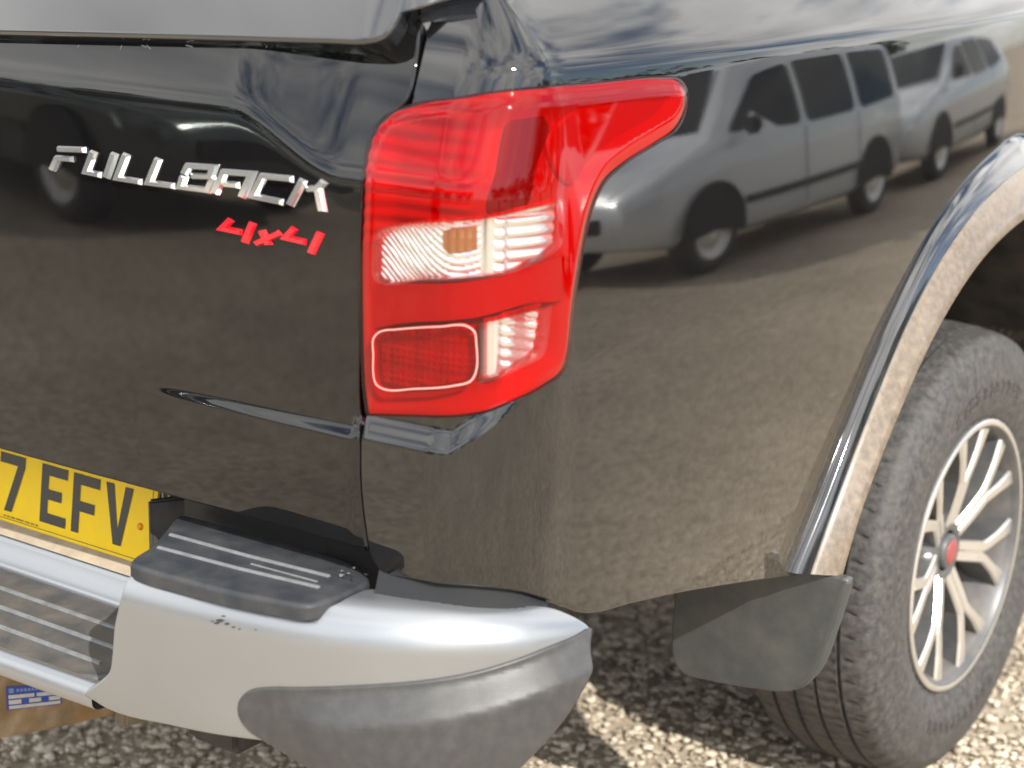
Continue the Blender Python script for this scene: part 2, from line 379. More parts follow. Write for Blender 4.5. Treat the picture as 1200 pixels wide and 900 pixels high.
def stone_mat():
    m = bpy.data.materials.new('gravel_stone'); m.use_nodes = True
    n, l = m.node_tree.nodes, m.node_tree.links; b = n['Principled BSDF']; b.inputs['Roughness'].default_value = .85
    geo = n.new('ShaderNodeNewGeometry')
    r = n.new('ShaderNodeValToRGB'); e = r.color_ramp.elements
    e[0].position = 0; e[0].color = (.34, .28, .205, 1); e[1].position = 1; e[1].color = (.70, .615, .49, 1)
    x = r.color_ramp.elements.new(.5); x.color = (.52, .445, .34, 1)
    l.new(geo.outputs['Random Per Island'], r.inputs[0]); l.new(r.outputs[0], b.inputs['Base Color'])
    return m
STONEM = stone_mat()
def gravel(name, n, xr, yr, smin, smax, label):
    t = (1+5**.5)/2
    iv = np.array([(-1, t, 0), (1, t, 0), (-1, -t, 0), (1, -t, 0), (0, -1, t), (0, 1, t), (0, -1, -t), (0, 1, -t), (t, 0, -1), (t, 0, 1), (-t, 0, -1), (-t, 0, 1)])/1.9
    ff = np.array([(0, 11, 5), (0, 5, 1), (0, 1, 7), (0, 7, 10), (0, 10, 11), (1, 5, 9), (5, 11, 4), (11, 10, 2), (10, 7, 6), (7, 1, 8), (3, 9, 4), (3, 4, 2), (3, 2, 6), (3, 6, 8), (3, 8, 9), (4, 9, 5), (2, 4, 11), (6, 2, 10), (8, 6, 7), (9, 8, 1)])
    c = np.stack([rng.uniform(*xr, n), rng.uniform(*yr, n)], 1)
    s = smin+(smax-smin)*rng.random(n)**3
    ang = rng.uniform(0, 6.28, n); sh = rng.uniform(.55, 1.25, (n, 3)); sh[:, 2] *= .42
    V = iv[None]*(1+rng.uniform(-.26, .26, (n, 12, 1)))*sh[:, None]*s[:, None, None]
    ca, sa = np.cos(ang)[:, None], np.sin(ang)[:, None]
    X = V[..., 0]*ca-V[..., 1]*sa+c[:, :1]; Y = V[..., 0]*sa+V[..., 1]*ca+c[:, 1:]
    Z = V[..., 2]+s[:, None]*sh[:, 2:3]*.15-.006
    VV = np.stack([X, Y, Z], -1).reshape(-1, 3); FF = (ff[None]+12*np.arange(n)[:, None, None]).reshape(-1, 3)
    me = bpy.data.meshes.new(name); me.vertices.add(len(VV)); me.vertices.foreach_set('co', VV.ravel())
    me.loops.add(FF.size); me.loops.foreach_set('vertex_index', FF.ravel().astype(np.int32))
    me.polygons.add(len(FF)); me.polygons.foreach_set('loop_start', np.arange(0, FF.size, 3, dtype=np.int32)); me.polygons.foreach_set('loop_total', np.full(len(FF), 3, np.int32))
    me.materials.append(STONEM); me.update(calc_edges=True); me.validate()
    o = bpy.data.objects.new(name, me); COL.objects.link(o); tag(o, label, 'gravel', kind='stuff'); return o
gravel('gravel', 95000, (-1.3, 1.6), (-.1, 3.8), .003, .012, 'loose beige gravel stones scattered over the yard')

# ------------------------------------------------------------------ the truck's body surface
XA, RC, Y0 = .775, .105, -.085
UC = XA+RC*math.pi/2
def d_rear(u, v):
    a = np.abs(u)
    vc = 1.165-.062*sst(a, .50, .66)
    d = -.10*np.maximum(v-1.0, 0)**2-.36*sp(v-vc, .0055)-.3*sp(v-1.245, .012)
    d = d-.20*np.maximum(.80-v, 0)**2
    Lt = .0085*np.clip((a-.36)/.32, 0, 1)**1.1
    q = sst(a, .679, .683)
    L = Lt*(1-q)+.0115*q*(1-sst(a, .86, .945))
    vl = (.832-.004)*(1-q)+(.839+.70*np.maximum(a-.80, 0))*q
    h = .014*(1-q)+.030*q
    return d+L*(1-sst(v, vl-h/2, vl+h/2))
def d_side(u, v):
    return -.22*np.maximum(v-.87, 0)**2-.08*np.maximum(.87-v, 0)**2-.58*sp(v-1.222, .005)-.30*sp(v-1.265, .015)-.5*sp(.46-v, .01)
def body(u, v):
    u, v = np.broadcast_arrays(np.asarray(u, float), np.asarray(v, float)); s = np.where(u < 0, -1., 1.); a = np.abs(u)
    ph = np.clip((a-XA)/RC, 0, math.pi/2)
    w = sst(ph/(math.pi/2))
    d = d_rear(a, v)*(1-w)+d_side(a, v)*w
    X = np.minimum(a, XA)+RC*np.sin(ph)+d*np.sin(ph)
    Y = Y0+RC*(1-np.cos(ph))+np.maximum(a-UC, 0)-d*np.cos(ph)
    Y = Y-.035*(1-(X/.88)**2)
    X = X-.062*(Y-.60)**2*sst(Y, -.15, .05)
    return np.stack([X*s, Y, v], -1)
BODY = Surf(body, (-.05, 2.1), (.42, 1.33), 260)

truck = empty('pickup_truck', (0, 1.224, 0))
tag(truck, 'glossy black pickup truck with silver rear step bumper and yellow number plate', 'pickup truck')

# tailgate ----------------------------------------------------------
tg_r = BODY.uv([(490, 24), (486, 62), (477, 108), (467, 124), (446, 138), (433, 157), (426, 190), (422, 235), (419, 300), (418, 400), (419, 490), (417, 512), (418, 560), (422, 605), (428, 645)])
tg_top = BODY.uv([(-50, 46), (100, 48.5), (250, 52), (400, 55), (450, 53), (472, 43), (482, 30)])
bot_v = .705
right = spline(tg_r, step=.004, closed=False)
top = spline(tg_top, step=.01, closed=False)
ub = right[-1][0]
tu = top[0][0]; topl = [p for p in top if p[0] > .0]
half = [tuple(p) for p in topl]+[tuple(p) for p in right]
half.append((ub-.004, bot_v+.003)); half += [(x, bot_v) for x in np.arange(ub-.012, 0, -.02)]
loop = np.array(half+[(-x, y) for x, y in half[::-1]])
vl_t = np.concatenate([np.arange(.71, .805, .01), np.arange(.806, .85, .0025), np.arange(.856, 1.08, .011), np.arange(1.085, 1.19, .003), np.arange(1.194, 1.26, .006)])
tailgate = patch('tailgate', BODY, loop, PAINT, truck, du=.014, vlines=vl_t, bead=.004, depth=.03)
# badge lettering, traced on the tailgate
def zpx(p): return (40+p[0]/3.3333, 150+p[1]/3.3333)
LET = {
 'F': [[(96, 82), (206, 86)], [(75, 166), (97, 118), (157, 122)]],
 'U': [[(238, 90), (208, 172), (266, 184)], [(320, 97), (286, 196)]],
 'L': [[(366, 100), (330, 196), (424, 211)]],
 'L2': [[(491, 118), (452, 214), (552, 227)]],
 'B': [[(590, 182), (607, 148), (706, 155), (694, 190), (618, 187)], [(694, 193), (703, 200), (684, 244), (576, 230), (590, 186)]],
 'A': [[(711, 258), (747, 172), (855, 180), (814, 272)], [(742, 218), (806, 224)]],
 'C': [[(1016, 200), (898, 188), (858, 266), (976, 290)]],
 'K': [[(1056, 200), (1002, 302)], [(1138, 206), (1110, 236), (1066, 238)], [(1114, 238), (1132, 328)]],
}
for k, ps in LET.items():
    strokes('badge_letter', BODY, [BODY.uv([zpx(p) for p in q]) for q in ps], .0073, .0048, CHROME, tailgate, off=.0005, inset=.42, pen=1.65)
for ps in ([[(772, 358), (738, 392), (816, 408)], [(858, 370), (826, 448)]], [[(892, 398), (922, 458)], [(966, 408), (868, 452)]], [[(1022, 390), (986, 428), (1066, 446)], [(1122, 408), (1084, 490)]]):
    strokes('drive_badge_character', BODY, [BODY.uv([zpx(p) for p in q]) for q in ps], .0066, .0040, REDBADGE, tailgate, off=.0005, inset=.35, pen=1.7)

CHIP = mat('bare_chip', (.40, .39, .37), .6)
for a, b in (((93, 31), (91, 37)), ((143, 29), (141, 37)), ((172, 39), (177, 42)), ((312, 39), (313, 50)), ((218, 50), (226, 53)), ((166, 50), (172, 52))):
    a, b = (a[0], max(a[1], 53)), (b[0], max(b[1], 55+random.random()*5)) if b[1] < 56 else b
    strokes('paint_chip', BODY, [BODY.uv([a, b])], random.uniform(.0006, .0012), .0003, CHIP, tailgate, off=.0002)

# quarter panel ------------------------------------------------------
lamp_px = [(432, 484), (428, 450), (426, 400), (425, 300), (428, 215), (432, 183), (441, 155), (455, 138), (480, 126), (520, 119), (600, 108), (700, 99.5), (775, 93.5), (794, 96), (802, 107), (801, 128), (790, 150), (768, 166), (730, 190), (706, 212), (691, 245), (679, 300), (669, 370), (664, 415), (658, 433), (638, 449), (600, 468), (565, 481), (540, 485), (490, 485.5)]
lamp_uv = BODY.uv(lamp_px)
lamp_loop = spline(lamp_uv, corners=(0,), step=.004)
q_gap = BODY.uv([(505, 27), (499, 52), (492, 85), (486, 112), (483, 121)])
q_lamp = BODY.uv([(520, 115), (600, 103.5), (700, 95), (777, 89), (797, 92), (806, 105), (805, 130), (794, 153), (771, 169), (733, 193), (710, 215), (695, 247), (683, 301), (673, 371), (668, 417), (661, 437), (640, 453), (602, 472), (566, 485), (540, 489), (490, 489.5), (431, 488)])
q_low = BODY.uv([(425, 515), (425, 560), (429, 610), (438, 655), (450, 672)])
q_bot = BODY.uv([(500, 680), (560, 685), (610, 691), (655, 706), (690, 716), (745, 704), (800, 692), (870, 681), (935, 672)])
arch_out = np.array([hit(x, y, 0, .878)[1:] for x, y in [(930, 672), (960, 590), (1000, 480), (1050, 360), (1100, 270), (1150, 210), (1200, 170)]])
arch_in = np.array([hit(x, y, 0, .922)[1:] for x, y in [(990, 675), (1010, 606), (1055, 488), (1100, 390), (1150, 310), (1200, 260)]])
def mirror_arch(A, yc=1.31):
    A = A[A[:, 0] < yc-.02]; return np.concatenate([A, [[yc, A[-1, 1]+(A[-1, 1]-A[-2, 1])*.25]], np.stack([2*yc-A[::-1, 0], A[::-1, 1]], 1)])
arch_out = mirror_arch(arch_out); arch_in = mirror_arch(arch_in)
def side_u(Y):   # u for a given Y on the side
    return Y-Y0-RC+UC
ao = spline(arch_out, step=.015, closed=False)
arc = [(side_u(y+.012*float(np.clip((1.31-y)/.2, -1, 1))), z-.012) for y, z in ao]
qb = spline(q_bot, step=.008, closed=False)
seg = [spline(np.concatenate([q_gap]), step=.005, closed=False), spline(q_lamp, step=.004, closed=False, corners=(20,)), spline(q_low, step=.006, closed=False), qb]
qu = np.concatenate(seg)
qu = np.concatenate([qu, np.array(arc[2:])])
uend = side_u(1.985)
qu = np.concatenate([qu, [(side_u(1.97), .50), (uend, .50), (uend, .8), (uend, 1.1), (uend, 1.285)]])
tops = [(x, 1.285) for x in np.arange(uend-.03, .83, -.03)]
tl = BODY.uv([(560, 22), (530, 26)])
qu = np.concatenate([qu, tops, [(.80, 1.281), (.785, 1.275)], tl])
vl_q = np.concatenate([np.arange(.43, .82, .014), np.arange(.815, .945, .0022), np.arange(.95, .965, .007), np.arange(.97, 1.19, .012), np.arange(1.195, 1.29, .0035)])
ul_q = np.concatenate([np.arange(.68, .97, .0035), np.arange(.975, 1.0, .008), np.arange(1.01, 2.2, .02), np.arange(2.2, uend, .04)])
quarter = patch('quarter_panel', BODY, qu, PAINT_LOW, truck, ulines=ul_q, vlines=vl_q, bead=.003, depth=.02)
mirror(quarter, truck)
# dark backing behind the shut lines and round the lamp
bk = patch('panel_gap_backing', BODY, np.array([(.60, .62), (.93, .62), (1.2, .80), (1.2, 1.235), (.60, 1.235)]), SEAL, truck, off=-.045, du=.03, dv=.03, bead=.001, depth=.001)
mirror(bk, truck)

# tail lamp ----------------------------------------------------------
clr1 = spline(BODY.uv([(441, 300), (441, 280), (448, 269), (475, 261.5), (520, 257), (562, 254), (590, 248.5), (625, 240), (656, 233), (655, 262), (651, 287), (640, 297), (600, 317), (560, 325.5), (500, 328.5), (448, 330), (441, 322)]), corners=(8, 13), step=.003)
clr2 = spline(BODY.uv([(561, 385), (561, 376), (600, 366.5), (640, 356), (637, 392), (632, 414), (605, 430), (585, 440), (561, 447), (561, 420)]), corners=(1, 3, 8), step=.003)
rrf = spline(BODY.uv([(443, 415), (443, 396), (450, 388), (470, 385), (520, 381.5), (546, 380), (556, 387), (558, 400), (558, 432), (552, 444), (536, 449), (490, 453.5), (456, 454), (446, 448), (443, 436)]), step=.003)
rr_out = spline(BODY.uv([(442.1, 415), (442.1, 395.4), (449.7, 387.1), (470, 384.1), (520, 380.6), (546.6, 379.1), (556.8, 386.4), (558.8, 400), (558.8, 432.3), (552.6, 444.9), (536.3, 450), (490, 454.5), (455.7, 455), (445.3, 448.6), (442.1, 436.3)]), step=.003)
lamp = patch('tail_lamp', BODY, lamp_loop, HOUSE, truck, off=-.001, du=.0034, dv=.0034, bead=.001, depth=.004,
             disp=lambda u, v: .0012*np.sin(v*420)*sst(v, 1.02, 1.06)*(1-sst(u, .80, .83))-.015*sst(near_dist(np.stack([u.ravel(), v.ravel()], 1), lamp_loop), .0, .034).reshape(u.shape))
lamp['label'] = 'large red wraparound tail lamp with two clear windows'
RB = lambda u, v: .0014*np.sin(0*u)+0
def lens_bulge(u, v): return .004+.004*sst(near_dist(np.stack([u.ravel(), v.ravel()], 1), lamp_loop), 0, .018).reshape(u.shape)
LP = []
LP.append(patch('red_lens', BODY, lamp_loop, LENS_R, lamp, holes=[clr1[::-1], clr2[::-1], rr_out[::-1]], du=.0032, dv=.0032, off=0, disp=lens_bulge, bead=.0025, depth=.020))
LP.append(patch('clear_lens', BODY, clr1, LENS_C, lamp, du=.004, dv=.004, disp=lens_bulge, bead=.0004, depth=.001))
LP.append(patch('clear_lens', BODY, clr2, LENS_C, lamp, du=.004, dv=.004, disp=lens_bulge, bead=.0004, depth=.001))
LP.append(patch('red_reflector', BODY, rrf, LENS_R, lamp, du=.006, dv=.006, disp=lambda u, v: lens_bulge(u, v), bead=.0006, depth=.002))
WHITE = mat('lens_border', (.62, .34, .31), .3)
LP.append(patch('reflector_border', BODY, rr_out, WHITE, lamp, holes=[rrf[::-1]], du=.004, dv=.004, disp=lambda u, v: lens_bulge(u, v)+.0002, bead=.0005, depth=.004))
# inner reflectors
def grow(L, k):
    c = L.mean(0); return c+(L-c)*k
def refl1(u, v):
    r = np.hypot((u-.765)/.055, (v-.985)/.035)
    return -.011-.004*np.cos(np.clip(r, 0, 1)*math.pi)+.0013*np.abs(np.sin(v*420+9*np.sin(u*34)+u*160))*(u < .83)+.003*np.abs(np.sin(v*260))*(u > .845)+.006*sst(u, .826, .84)*(1-sst(u, .852, .862))
LP.append(patch('reflector_bowl', BODY, grow(clr1, 1.0), REFL, lamp, du=.0022, dv=.0022, disp=refl1, bead=.0005, depth=.0))
def refl2(u, v): return -.010+.0025*np.abs(np.sin(v*260+u*60))*(u > .85)+.006*sst(u, .826, .836)*(1-sst(u, .846, .856))+.004*np.sin(u*90)
LP.append(patch('reflector_bowl', BODY, grow(clr2, 1.0), REFL, lamp, du=.0025, dv=.0025, disp=refl2, bead=.0005, depth=.0))
LP.append(patch('reflector_panel', BODY, grow(rrf, .99), REFLR, lamp, du=.0035, dv=.0035, disp=lambda u, v: -.006+.0016*np.abs(np.sin(u*500))*np.abs(np.sin(v*500)), bead=.0005, depth=.0))
# red band behind the middle and bottom of the lens
band = spline(BODY.uv([(432, 345), (432, 333), (470, 335), (560, 331), (620, 314), (672, 300), (668, 345), (620, 356), (560, 372), (470, 379), (432, 386)]), corners=(1, 5, 10), step=.004)
LP.append(patch('reflex_band', BODY, band, HOUSE, lamp, off=-.004, du=.008, dv=.008, bead=.001, depth=.02))
# bulb and the dark divider between rear and side chambers
def blob(name, uv, off, size, m, parent, seg=10):
    u, v = np.array([uv[0]]), np.array([uv[1]]); n = BODY.nrm(u, v)[0]; p = (BODY.F(u, v)[0]+n*off)
    bm = bmesh.new(); bmesh.ops.create_uvsphere(bm, u_segments=seg*2, v_segments=seg, radius=1)
    q = Vector(n).to_track_quat('Z', 'Y').to_matrix().to_4x4()
    bmesh.ops.transform(bm, matrix=Matrix.Translation(p)@q@Matrix.Diagonal((*size, 1)), verts=bm.verts)
    me = bpy.data.meshes.new(name); bm.to_mesh(me); bm.free(); me.materials.append(m)
    for f in me.polygons: f.use_smooth = True
    o = bpy.data.objects.new(name, me); COL.objects.link(o); attach(o, parent); return o
amb = spline(BODY.uv([(514, 270), (540, 266), (562, 264), (562, 294), (550, 297), (530, 299), (522, 300), (514, 293)]), step=.003, corners=(0, 2, 3, 7))
LP.append(patch('indicator_bulb', BODY, grow(amb, .84), AMBER, lamp, du=.002, dv=.002, off=-.0045, disp=lambda u, v: .0010*np.abs(np.sin(u*330))-.0006*np.abs(np.sin(v*200)), bead=.001, depth=.008))
dv_ = spline(BODY.uv([(578, 250), (590, 200), (597, 160), (604, 140), (640, 128), (656, 150), (640, 190), (628, 238)]), step=.004)
LP.append(patch('chamber_divider', BODY, dv_, HOUSED, lamp, off=-.014, du=.008, dv=.008, bead=.004, depth=.02))
bw = spline(BODY.uv([(556, 220), (553, 175), (565, 152), (582, 148), (590, 165), (588, 205), (576, 232)]), step=.004)
LP.append(patch('reflector_bowl', BODY, bw, REFLR, lamp, off=-.018, du=.006, dv=.006, bead=.003, depth=.015))
sd = spline(BODY.uv([(655, 170), (675, 140), (730, 118), (785, 112), (793, 122), (783, 142), (740, 168), (700, 195), (680, 215)]), step=.004)
LP.append(patch('reflector_bowl', BODY, sd, HOUSE, lamp, off=-.012, du=.005, dv=.005, bead=.004, depth=.012))
lamp_l = mirror(lamp, truck)
for o in LP: mirror(o, lamp_l)

# canopy on the bed -----------------------------------------------------
def canopy_s(u, v):
    u, v = np.broadcast_arrays(np.asarray(u, float), np.asarray(v, float)); s = np.where(u < 0, -1., 1.); a = np.abs(u)
    xa, r = .66, .09; ph = np.clip((a-xa)/r, 0, math.pi/2); uc = xa+r*math.pi/2
    lr = .42*(v-1.22)+.6*np.maximum(v-1.5, 0)**2; ls = .30*(v-1.25)+1.0*np.maximum(v-1.5, 0)**2
    w = sst(ph/(math.pi/2)); d = -(lr*(1-w)+ls*w)
    X = np.minimum(a, xa)+r*np.sin(ph)+d*np.sin(ph); Y = -.082+r*(1-np.cos(ph))+np.maximum(a-uc, 0)-d*np.cos(ph)
    return np.stack([X*s, Y-.035*(1-(X/.75)**2), v], -1)
CAN = Surf(canopy_s, (-.05, 1.2), (1.15, 1.6), 200)
door_r = CAN.uv([(-40, 33), (100, 36), (250, 39.5), (380, 43), (430, 43.5), (447, 39), (458, 27), (465, 10), (471, -8)])
dr = spline(door_r, step=.006, closed=False); dr = dr[dr[:, 0] > 0]
last = dr[-1]
h_ = [tuple(p) for p in dr]+[(last[0]+.004, last[1]+.08), (last[0]+.004, 1.52), (last[0]-.02, 1.61), (.30, 1.64)]
loop = np.array(h_+[(-x, y) for x, y in h_[::-1]])
TRIMG = mat('canopy_gloss_grey', (.022, .023, .025), .09, 0, 1.6, coat=1, coat_rough=.02)
canopy_door = patch('canopy_door', CAN, loop, TRIMG, truck, du=.02, dv=.012, bead=.006, depth=.03)
can = np.array([(.70, 1.268), (.76, 1.285), (.85, 1.292)]+[(x, 1.292) for x in np.arange(.9, 2.6, .05)]+[(2.62, 1.66), (1.6, 1.68), (.80, 1.62), (.715, 1.56), (.70, 1.4)])
canopy = patch('canopy_side', CAN, can, TRIMG, truck, du=.03, dv=.02, bead=.004, depth=.03)
mirror(canopy, truck)
solid('canopy_roof', [(0, 1.05, 1.640, 1.20, 1.82, .05)], TRIMG, truck, .02)
# rubber seal between canopy, rail and tailgate
sl_ = np.array([(-.80, 1.205), (.80, 1.205), (.92, 1.25), (2.6, 1.25), (2.6, 1.32), (.80, 1.32), (-.80, 1.32)])
patch('rubber_seal', CAN, sl_, SEAL, truck, off=-.035, du=.03, dv=.02, bead=.001, depth=.002)
solid('seal_tab', [(.702, -.040, 1.283, .008, .005, .022)], mat('seal_tab', (.62, .55, .32), .5), truck, .002)
for sx in (1, -1): solid('bed_rail', [(sx*.74, .98, 1.225, .10, 1.9, .05)], SEAL, truck, .01)

# rear sill behind the bumper, under the tailgate
solid('rear_sill', [(0, .055, .62, 1.5, .05, .34)], SEAL, truck, .006)

# ------------------------------------------------------------------ bumper
bp_pts = np.array([(-.05, -.250), (.25, -.247), (.45, -.238), (.60, -.218), (.72, -.182), (.81, -.128), (.87, -.058), (.898, .03), (.905, .12), (.906, .22)])
bpl = spline(bp_pts, step=.004, closed=False); bpl = bpl[bpl[:, 0] >= -.02]
seglen = np.r_[0, np.cumsum(np.linalg.norm(np.diff(bpl, axis=0), axis=1))]; seglen -= np.interp(0, bpl[:, 0], seglen)
tng = np.gradient(bpl, axis=0); tng /= np.linalg.norm(tng, axis=1, keepdims=True)
FR, ZT = .046, .662      # shoulder radius, height of the top face
def prof(t):   # t: arc length up the section -> (inward offset, z)
    z0, z1 = .36, ZT-FR; L1 = z1-z0; L2 = FR*math.pi/2
    a = np.clip((t-L1)/FR, 0, math.pi/2)
    inn = FR*(1-np.cos(a))+np.maximum(t-L1-L2, 0)*.995
    z = z0+np.minimum(t, L1)+FR*np.sin(a)+np.maximum(t-L1-L2, 0)*.04
    low = np.maximum(.52-z, 0); inn = inn+.9*low**2*3
    return inn, z
def bump_s(u, t):
    u, t = np.broadcast_arrays(np.asarray(u, float), np.asarray(t, float)); s = np.where(u < 0, -1., 1.); a = np.abs(u)
    x = np.interp(a, seglen, bpl[:, 0]); y = np.interp(a, seglen, bpl[:, 1]); tx = np.interp(a, seglen, tng[:, 0]); ty = np.interp(a, seglen, tng[:, 1])
    n = np.hypot(tx, ty); inn, z = prof(t)
    z = z-.030*sst(a, .82, 1.15)*sst(z, .5, .65)
    return np.stack([s*(x-inn*ty/n), y+inn*tx/n, z], -1)
BUMP = Surf(bump_s, (-.02, 1.2), (.02, .46), 240)
up_edge = [(152, 677), (200, 689), (260, 703), (320, 713), (368, 721), (400, 706), (434, 691)]
body_edge = [(470, 697), (520, 706), (580, 710), (640, 712), (668, 722), (690, 736)]
low_edge = [(676, 747), (640, 762), (600, 777), (560, 789), (520, 797), (480, 802), (420, 806), (350, 808.5), (315, 808.5), (295, 812), (283, 824), (283, 838), (293, 853), (312, 866)]
bot_edge = [(250, 858), (200, 848), (130, 831), (101, 814), (118, 802), (130, 789), (133, 770), (136, 735), (144, 700)]
sil = BUMP.uv(up_edge+body_edge+low_edge+bot_edge)
sil_loop = spline(sil, corners=(0, 4, 12, 26, 30), step=.005)
bumper = patch('rear_bumper', BUMP, sil_loop, SILVER, truck, du=.010, dv=.006, bead=.004, depth=.05)
bumper['label'] = 'silver rear bumper corner with small scuffs'
mo_up = BUMP.uv([(690.5, 738)]+low_edge)
mo_lo = BUMP.uv([(380, 893), (460, 925), (540, 930), (580, 903), (606, 877), (635, 845), (658, 811), (676, 775), (683, 755)])
mo_loop = spline(np.concatenate([mo_up, mo_lo]), corners=(0, 14), step=.005)
order = np.argsort(mo_up[:9, 0]); mu, mt = mo_up[:9, 0][order], mo_up[:9, 1][order]
def mo_disp(u, t):
    tb = np.interp(u, mu, mt); w = sst(u, mu[0]-.05, mu[0]+.06)
    x = tb-t-.004
    return .003+w*.022*(sp(x, .0022)-sp(x-.030, .0022))/.030
mould = patch('corner_moulding', BUMP, mo_loop, PLASTIC, bumper, du=.010, dv=.006, disp=mo_disp, bead=.004, depth=.03)
# upper step pad
PADS = Surf(lambda u, v: np.stack(np.broadcast_arrays(np.asarray(u, float), np.asarray(v, float), .664+0*np.asarray(u, float)), -1), (-.1, 1.), (-.3, .3), 40)
def xy(pts, z): return np.array([hit(x, y, 2, z)[:2] for x, y in pts])
pad_xy = xy([(213, 604), (182, 640), (159, 658), (164, 661), (212, 675), (266, 689), (321, 700), (363, 706), (371, 704), (401, 693), (427, 681), (426, 676), (404, 659), (350, 643), (280, 622)], .664)
pad_loop = spline(pad_xy, corners=(0, 10), step=.006)
pad = patch('step_pad', PADS, pad_loop, PAD, bumper, du=.015, dv=.015, bead=.006, depth=.012)
# padded front roll
strokes('pad_rib', PADS, [xy([(199, 627), (290, 652), (386, 676)], .664)], .0045, .0022, RIBM, bumper)
strokes('pad_rib', PADS, [xy([(185, 642), (280, 667), (374, 689)], .664)], .0045, .0022, RIBM, bumper)
strokes('pad_rib', PADS, [xy([(294, 661), (372, 682)], .664)], .002, .001, RIBM, bumper)
# dark wall behind the pad
solid('pad_back_wall', [(.54, -.040, .672, .36, .02, .06)], SEAL, bumper, .004)
# centre step with ribs
STEP = Surf(lambda u, v: np.stack(np.broadcast_arrays(np.asarray(u, float), np.asarray(v, float), .50+0*np.asarray(u, float)), -1), (-.5, .6), (-.3, .1), 40)
st_loop = np.array([(-.37, -.222), (.335, -.222), (.372, -.20), (.385, -.17), (.385, -.045), (-.42, -.045)])
patch('centre_step_pad', STEP, st_loop, PADDIRTY, bumper, du=.03, dv=.02, bead=.008, depth=.02)
for (a, b) in (((6, 686), (132, 738)), ((0, 706), (129, 761)), ((0, 731), (115, 778))):
    p1, p2 = xy([a, b], .502); yy = .5*(p1[1]+p2[1]); xe = p2[0]
    strokes('step_rib', STEP, [[(-xe, yy), (0, yy), (xe, yy)]], .0055, .003, RIBM, bumper)
# silver lip along the back of the step, recess front wall, dirt ledge
def sweep_x(name, sec, x0, x1, m, parent, n=12, curve=0., bevel=True):
    """section (y,z) list swept along X"""
    V, F = [], []; k = len(sec)
    for i in range(n+1):
        x = x0+(x1-x0)*i/n
        for (y, z) in sec: V.append((x, y+curve*(x/.4)**2, z))
    for i in range(n):
        for j in range(k-1): a = i*k+j; F.append((a, a+1, a+k+1, a+k))
    return link(name, V, F, m, parent, smooth=True)
lip = [(-.220, .490), (-.222, .499), (-.226, .503), (-.232, .504), (-.238, .502), (-.243, .496), (-.246, .487), (-.245, .480), (-.241, .475), (-.236, .473), (-.225, .472), (-.20, .472)]
sweep_x('step_lip', lip[::-1], -.40, .40, SILVER, bumper, 16, .008)
wall = [(-.046, .496), (-.046, .503), (-.043, .507), (-.037, .511), (-.030, .530), (-.026, .538), (-.018, .541), (-.008, .543)]
sweep_x('recess_band', wall, -.40, .40, SILVER, bumper, 16)
sweep_x('dirt_ledge', [(-.030, .5395), (-.020, .545), (.0, .549), (.04, .552)], -.39, .39, DIRTM, bumper, 40)
solid('recess_end', [(.345, -.01, .60, .012, .12, .13, -.5)], PLASTIC, bumper, .003)
# small scuffs on the silver paint
SCUFF = mat('scuff', (.03, .03, .03), .8)
for (x, y, s_) in ((259, 727, 4.2), (266, 731, 3.0), (254, 730, 2.6), (274, 735, 1.8), (281, 737, 1.4), (300, 738, 1.2), (249, 728, 1.6), (262, 722, 1.7)):
    a_ = [(x+s_*random.uniform(.5, 1.2)*math.cos(t)*1.4, y+s_*random.uniform(.4, 1)*math.sin(t)*.7) for t in np.linspace(0, 6.28, 8)[:-1]]
    patch('scuff', BUMP, BUMP.uv(a_), SCUFF, bumper, du=.01, dv=.01, off=.0006, bead=.0001, depth=.0004)
# torn corner of the pad
TORN = mat('torn_plastic', (.035, .033, .032), .35, bump=1, bump_scale=150)
for i in range(12):
    c = xy([(random.gauss(405, 10), random.gauss(672, 5))], .666)[0]; s_ = random.uniform(.001, .003)
    solid('torn_flake', [(c[0], c[1], .667, s_*2, s_, s_*.8, random.uniform(0, 3))], TORN if i % 3 else RIBM, bumper)
# black sheet paints the shade of the gap between bumper and quarter panel
gap_uv = spline(BUMP.uv([(446, 672), (520, 681), (600, 687), (640, 698), (664, 711), (640, 716), (580, 713), (500, 706), (448, 696)]), step=.006)
fil = link('gap_shade_sheet', [], [], SEAL, bumper)
fv = []; top_px = [(440, 655), (480, 668), (540, 677), (600, 684), (640, 696), (664, 711)]; bot_px = [(436, 700), (480, 706), (540, 712), (600, 716), (640, 718), (668, 720)]
top_px = spline(np.array(top_px, float), step=8, closed=False); bot_px = spline(np.array(bot_px, float), step=8, closed=False)
n_f = 14; rs = lambda L: np.stack([np.interp(np.linspace(0, 1, n_f), np.linspace(0, 1, len(L)), L[:, i]) for i in (0, 1)], 1)
top_px, bot_px = rs(top_px), rs(bot_px)
for a, b in zip(top_px, bot_px):
    u = BODY.uv([a])[0]; p = body(np.array([u[0]]), np.array([u[1]]))[0]; n = BODY.nrm(np.array([u[0]]), np.array([u[1]]))[0]; fv.append(p-n*.012)
    w_ = BUMP.uv([b])[0]; q = bump_s(np.array([w_[0]]), np.array([w_[1]]))[0]; fv.append(q-np.array([0, 0, .010]))
fva = np.array(fv); fa, fb = spline(fva[0::2][::3], step=.01, closed=False), spline(fva[1::2][::3], step=.01, closed=False); nf = min(len(fa), len(fb))
ri = lambda L: L[np.linspace(0, len(L)-1, nf).round().astype(int)]
fa, fb = ri(fa), ri(fb)
fil.data.from_pydata([tuple(p) for q in zip(fa, fb) for p in q], [], [(2*i, 2*i+1, 2*i+3, 2*i+2) for i in range(nf-1)])
fil.data.polygons.foreach_set('use_smooth', [True]*(nf-1))
fil.data.materials.clear(); fil.data.materials.append(mat('gap_shade_black', (.008, .009, .011), .75))
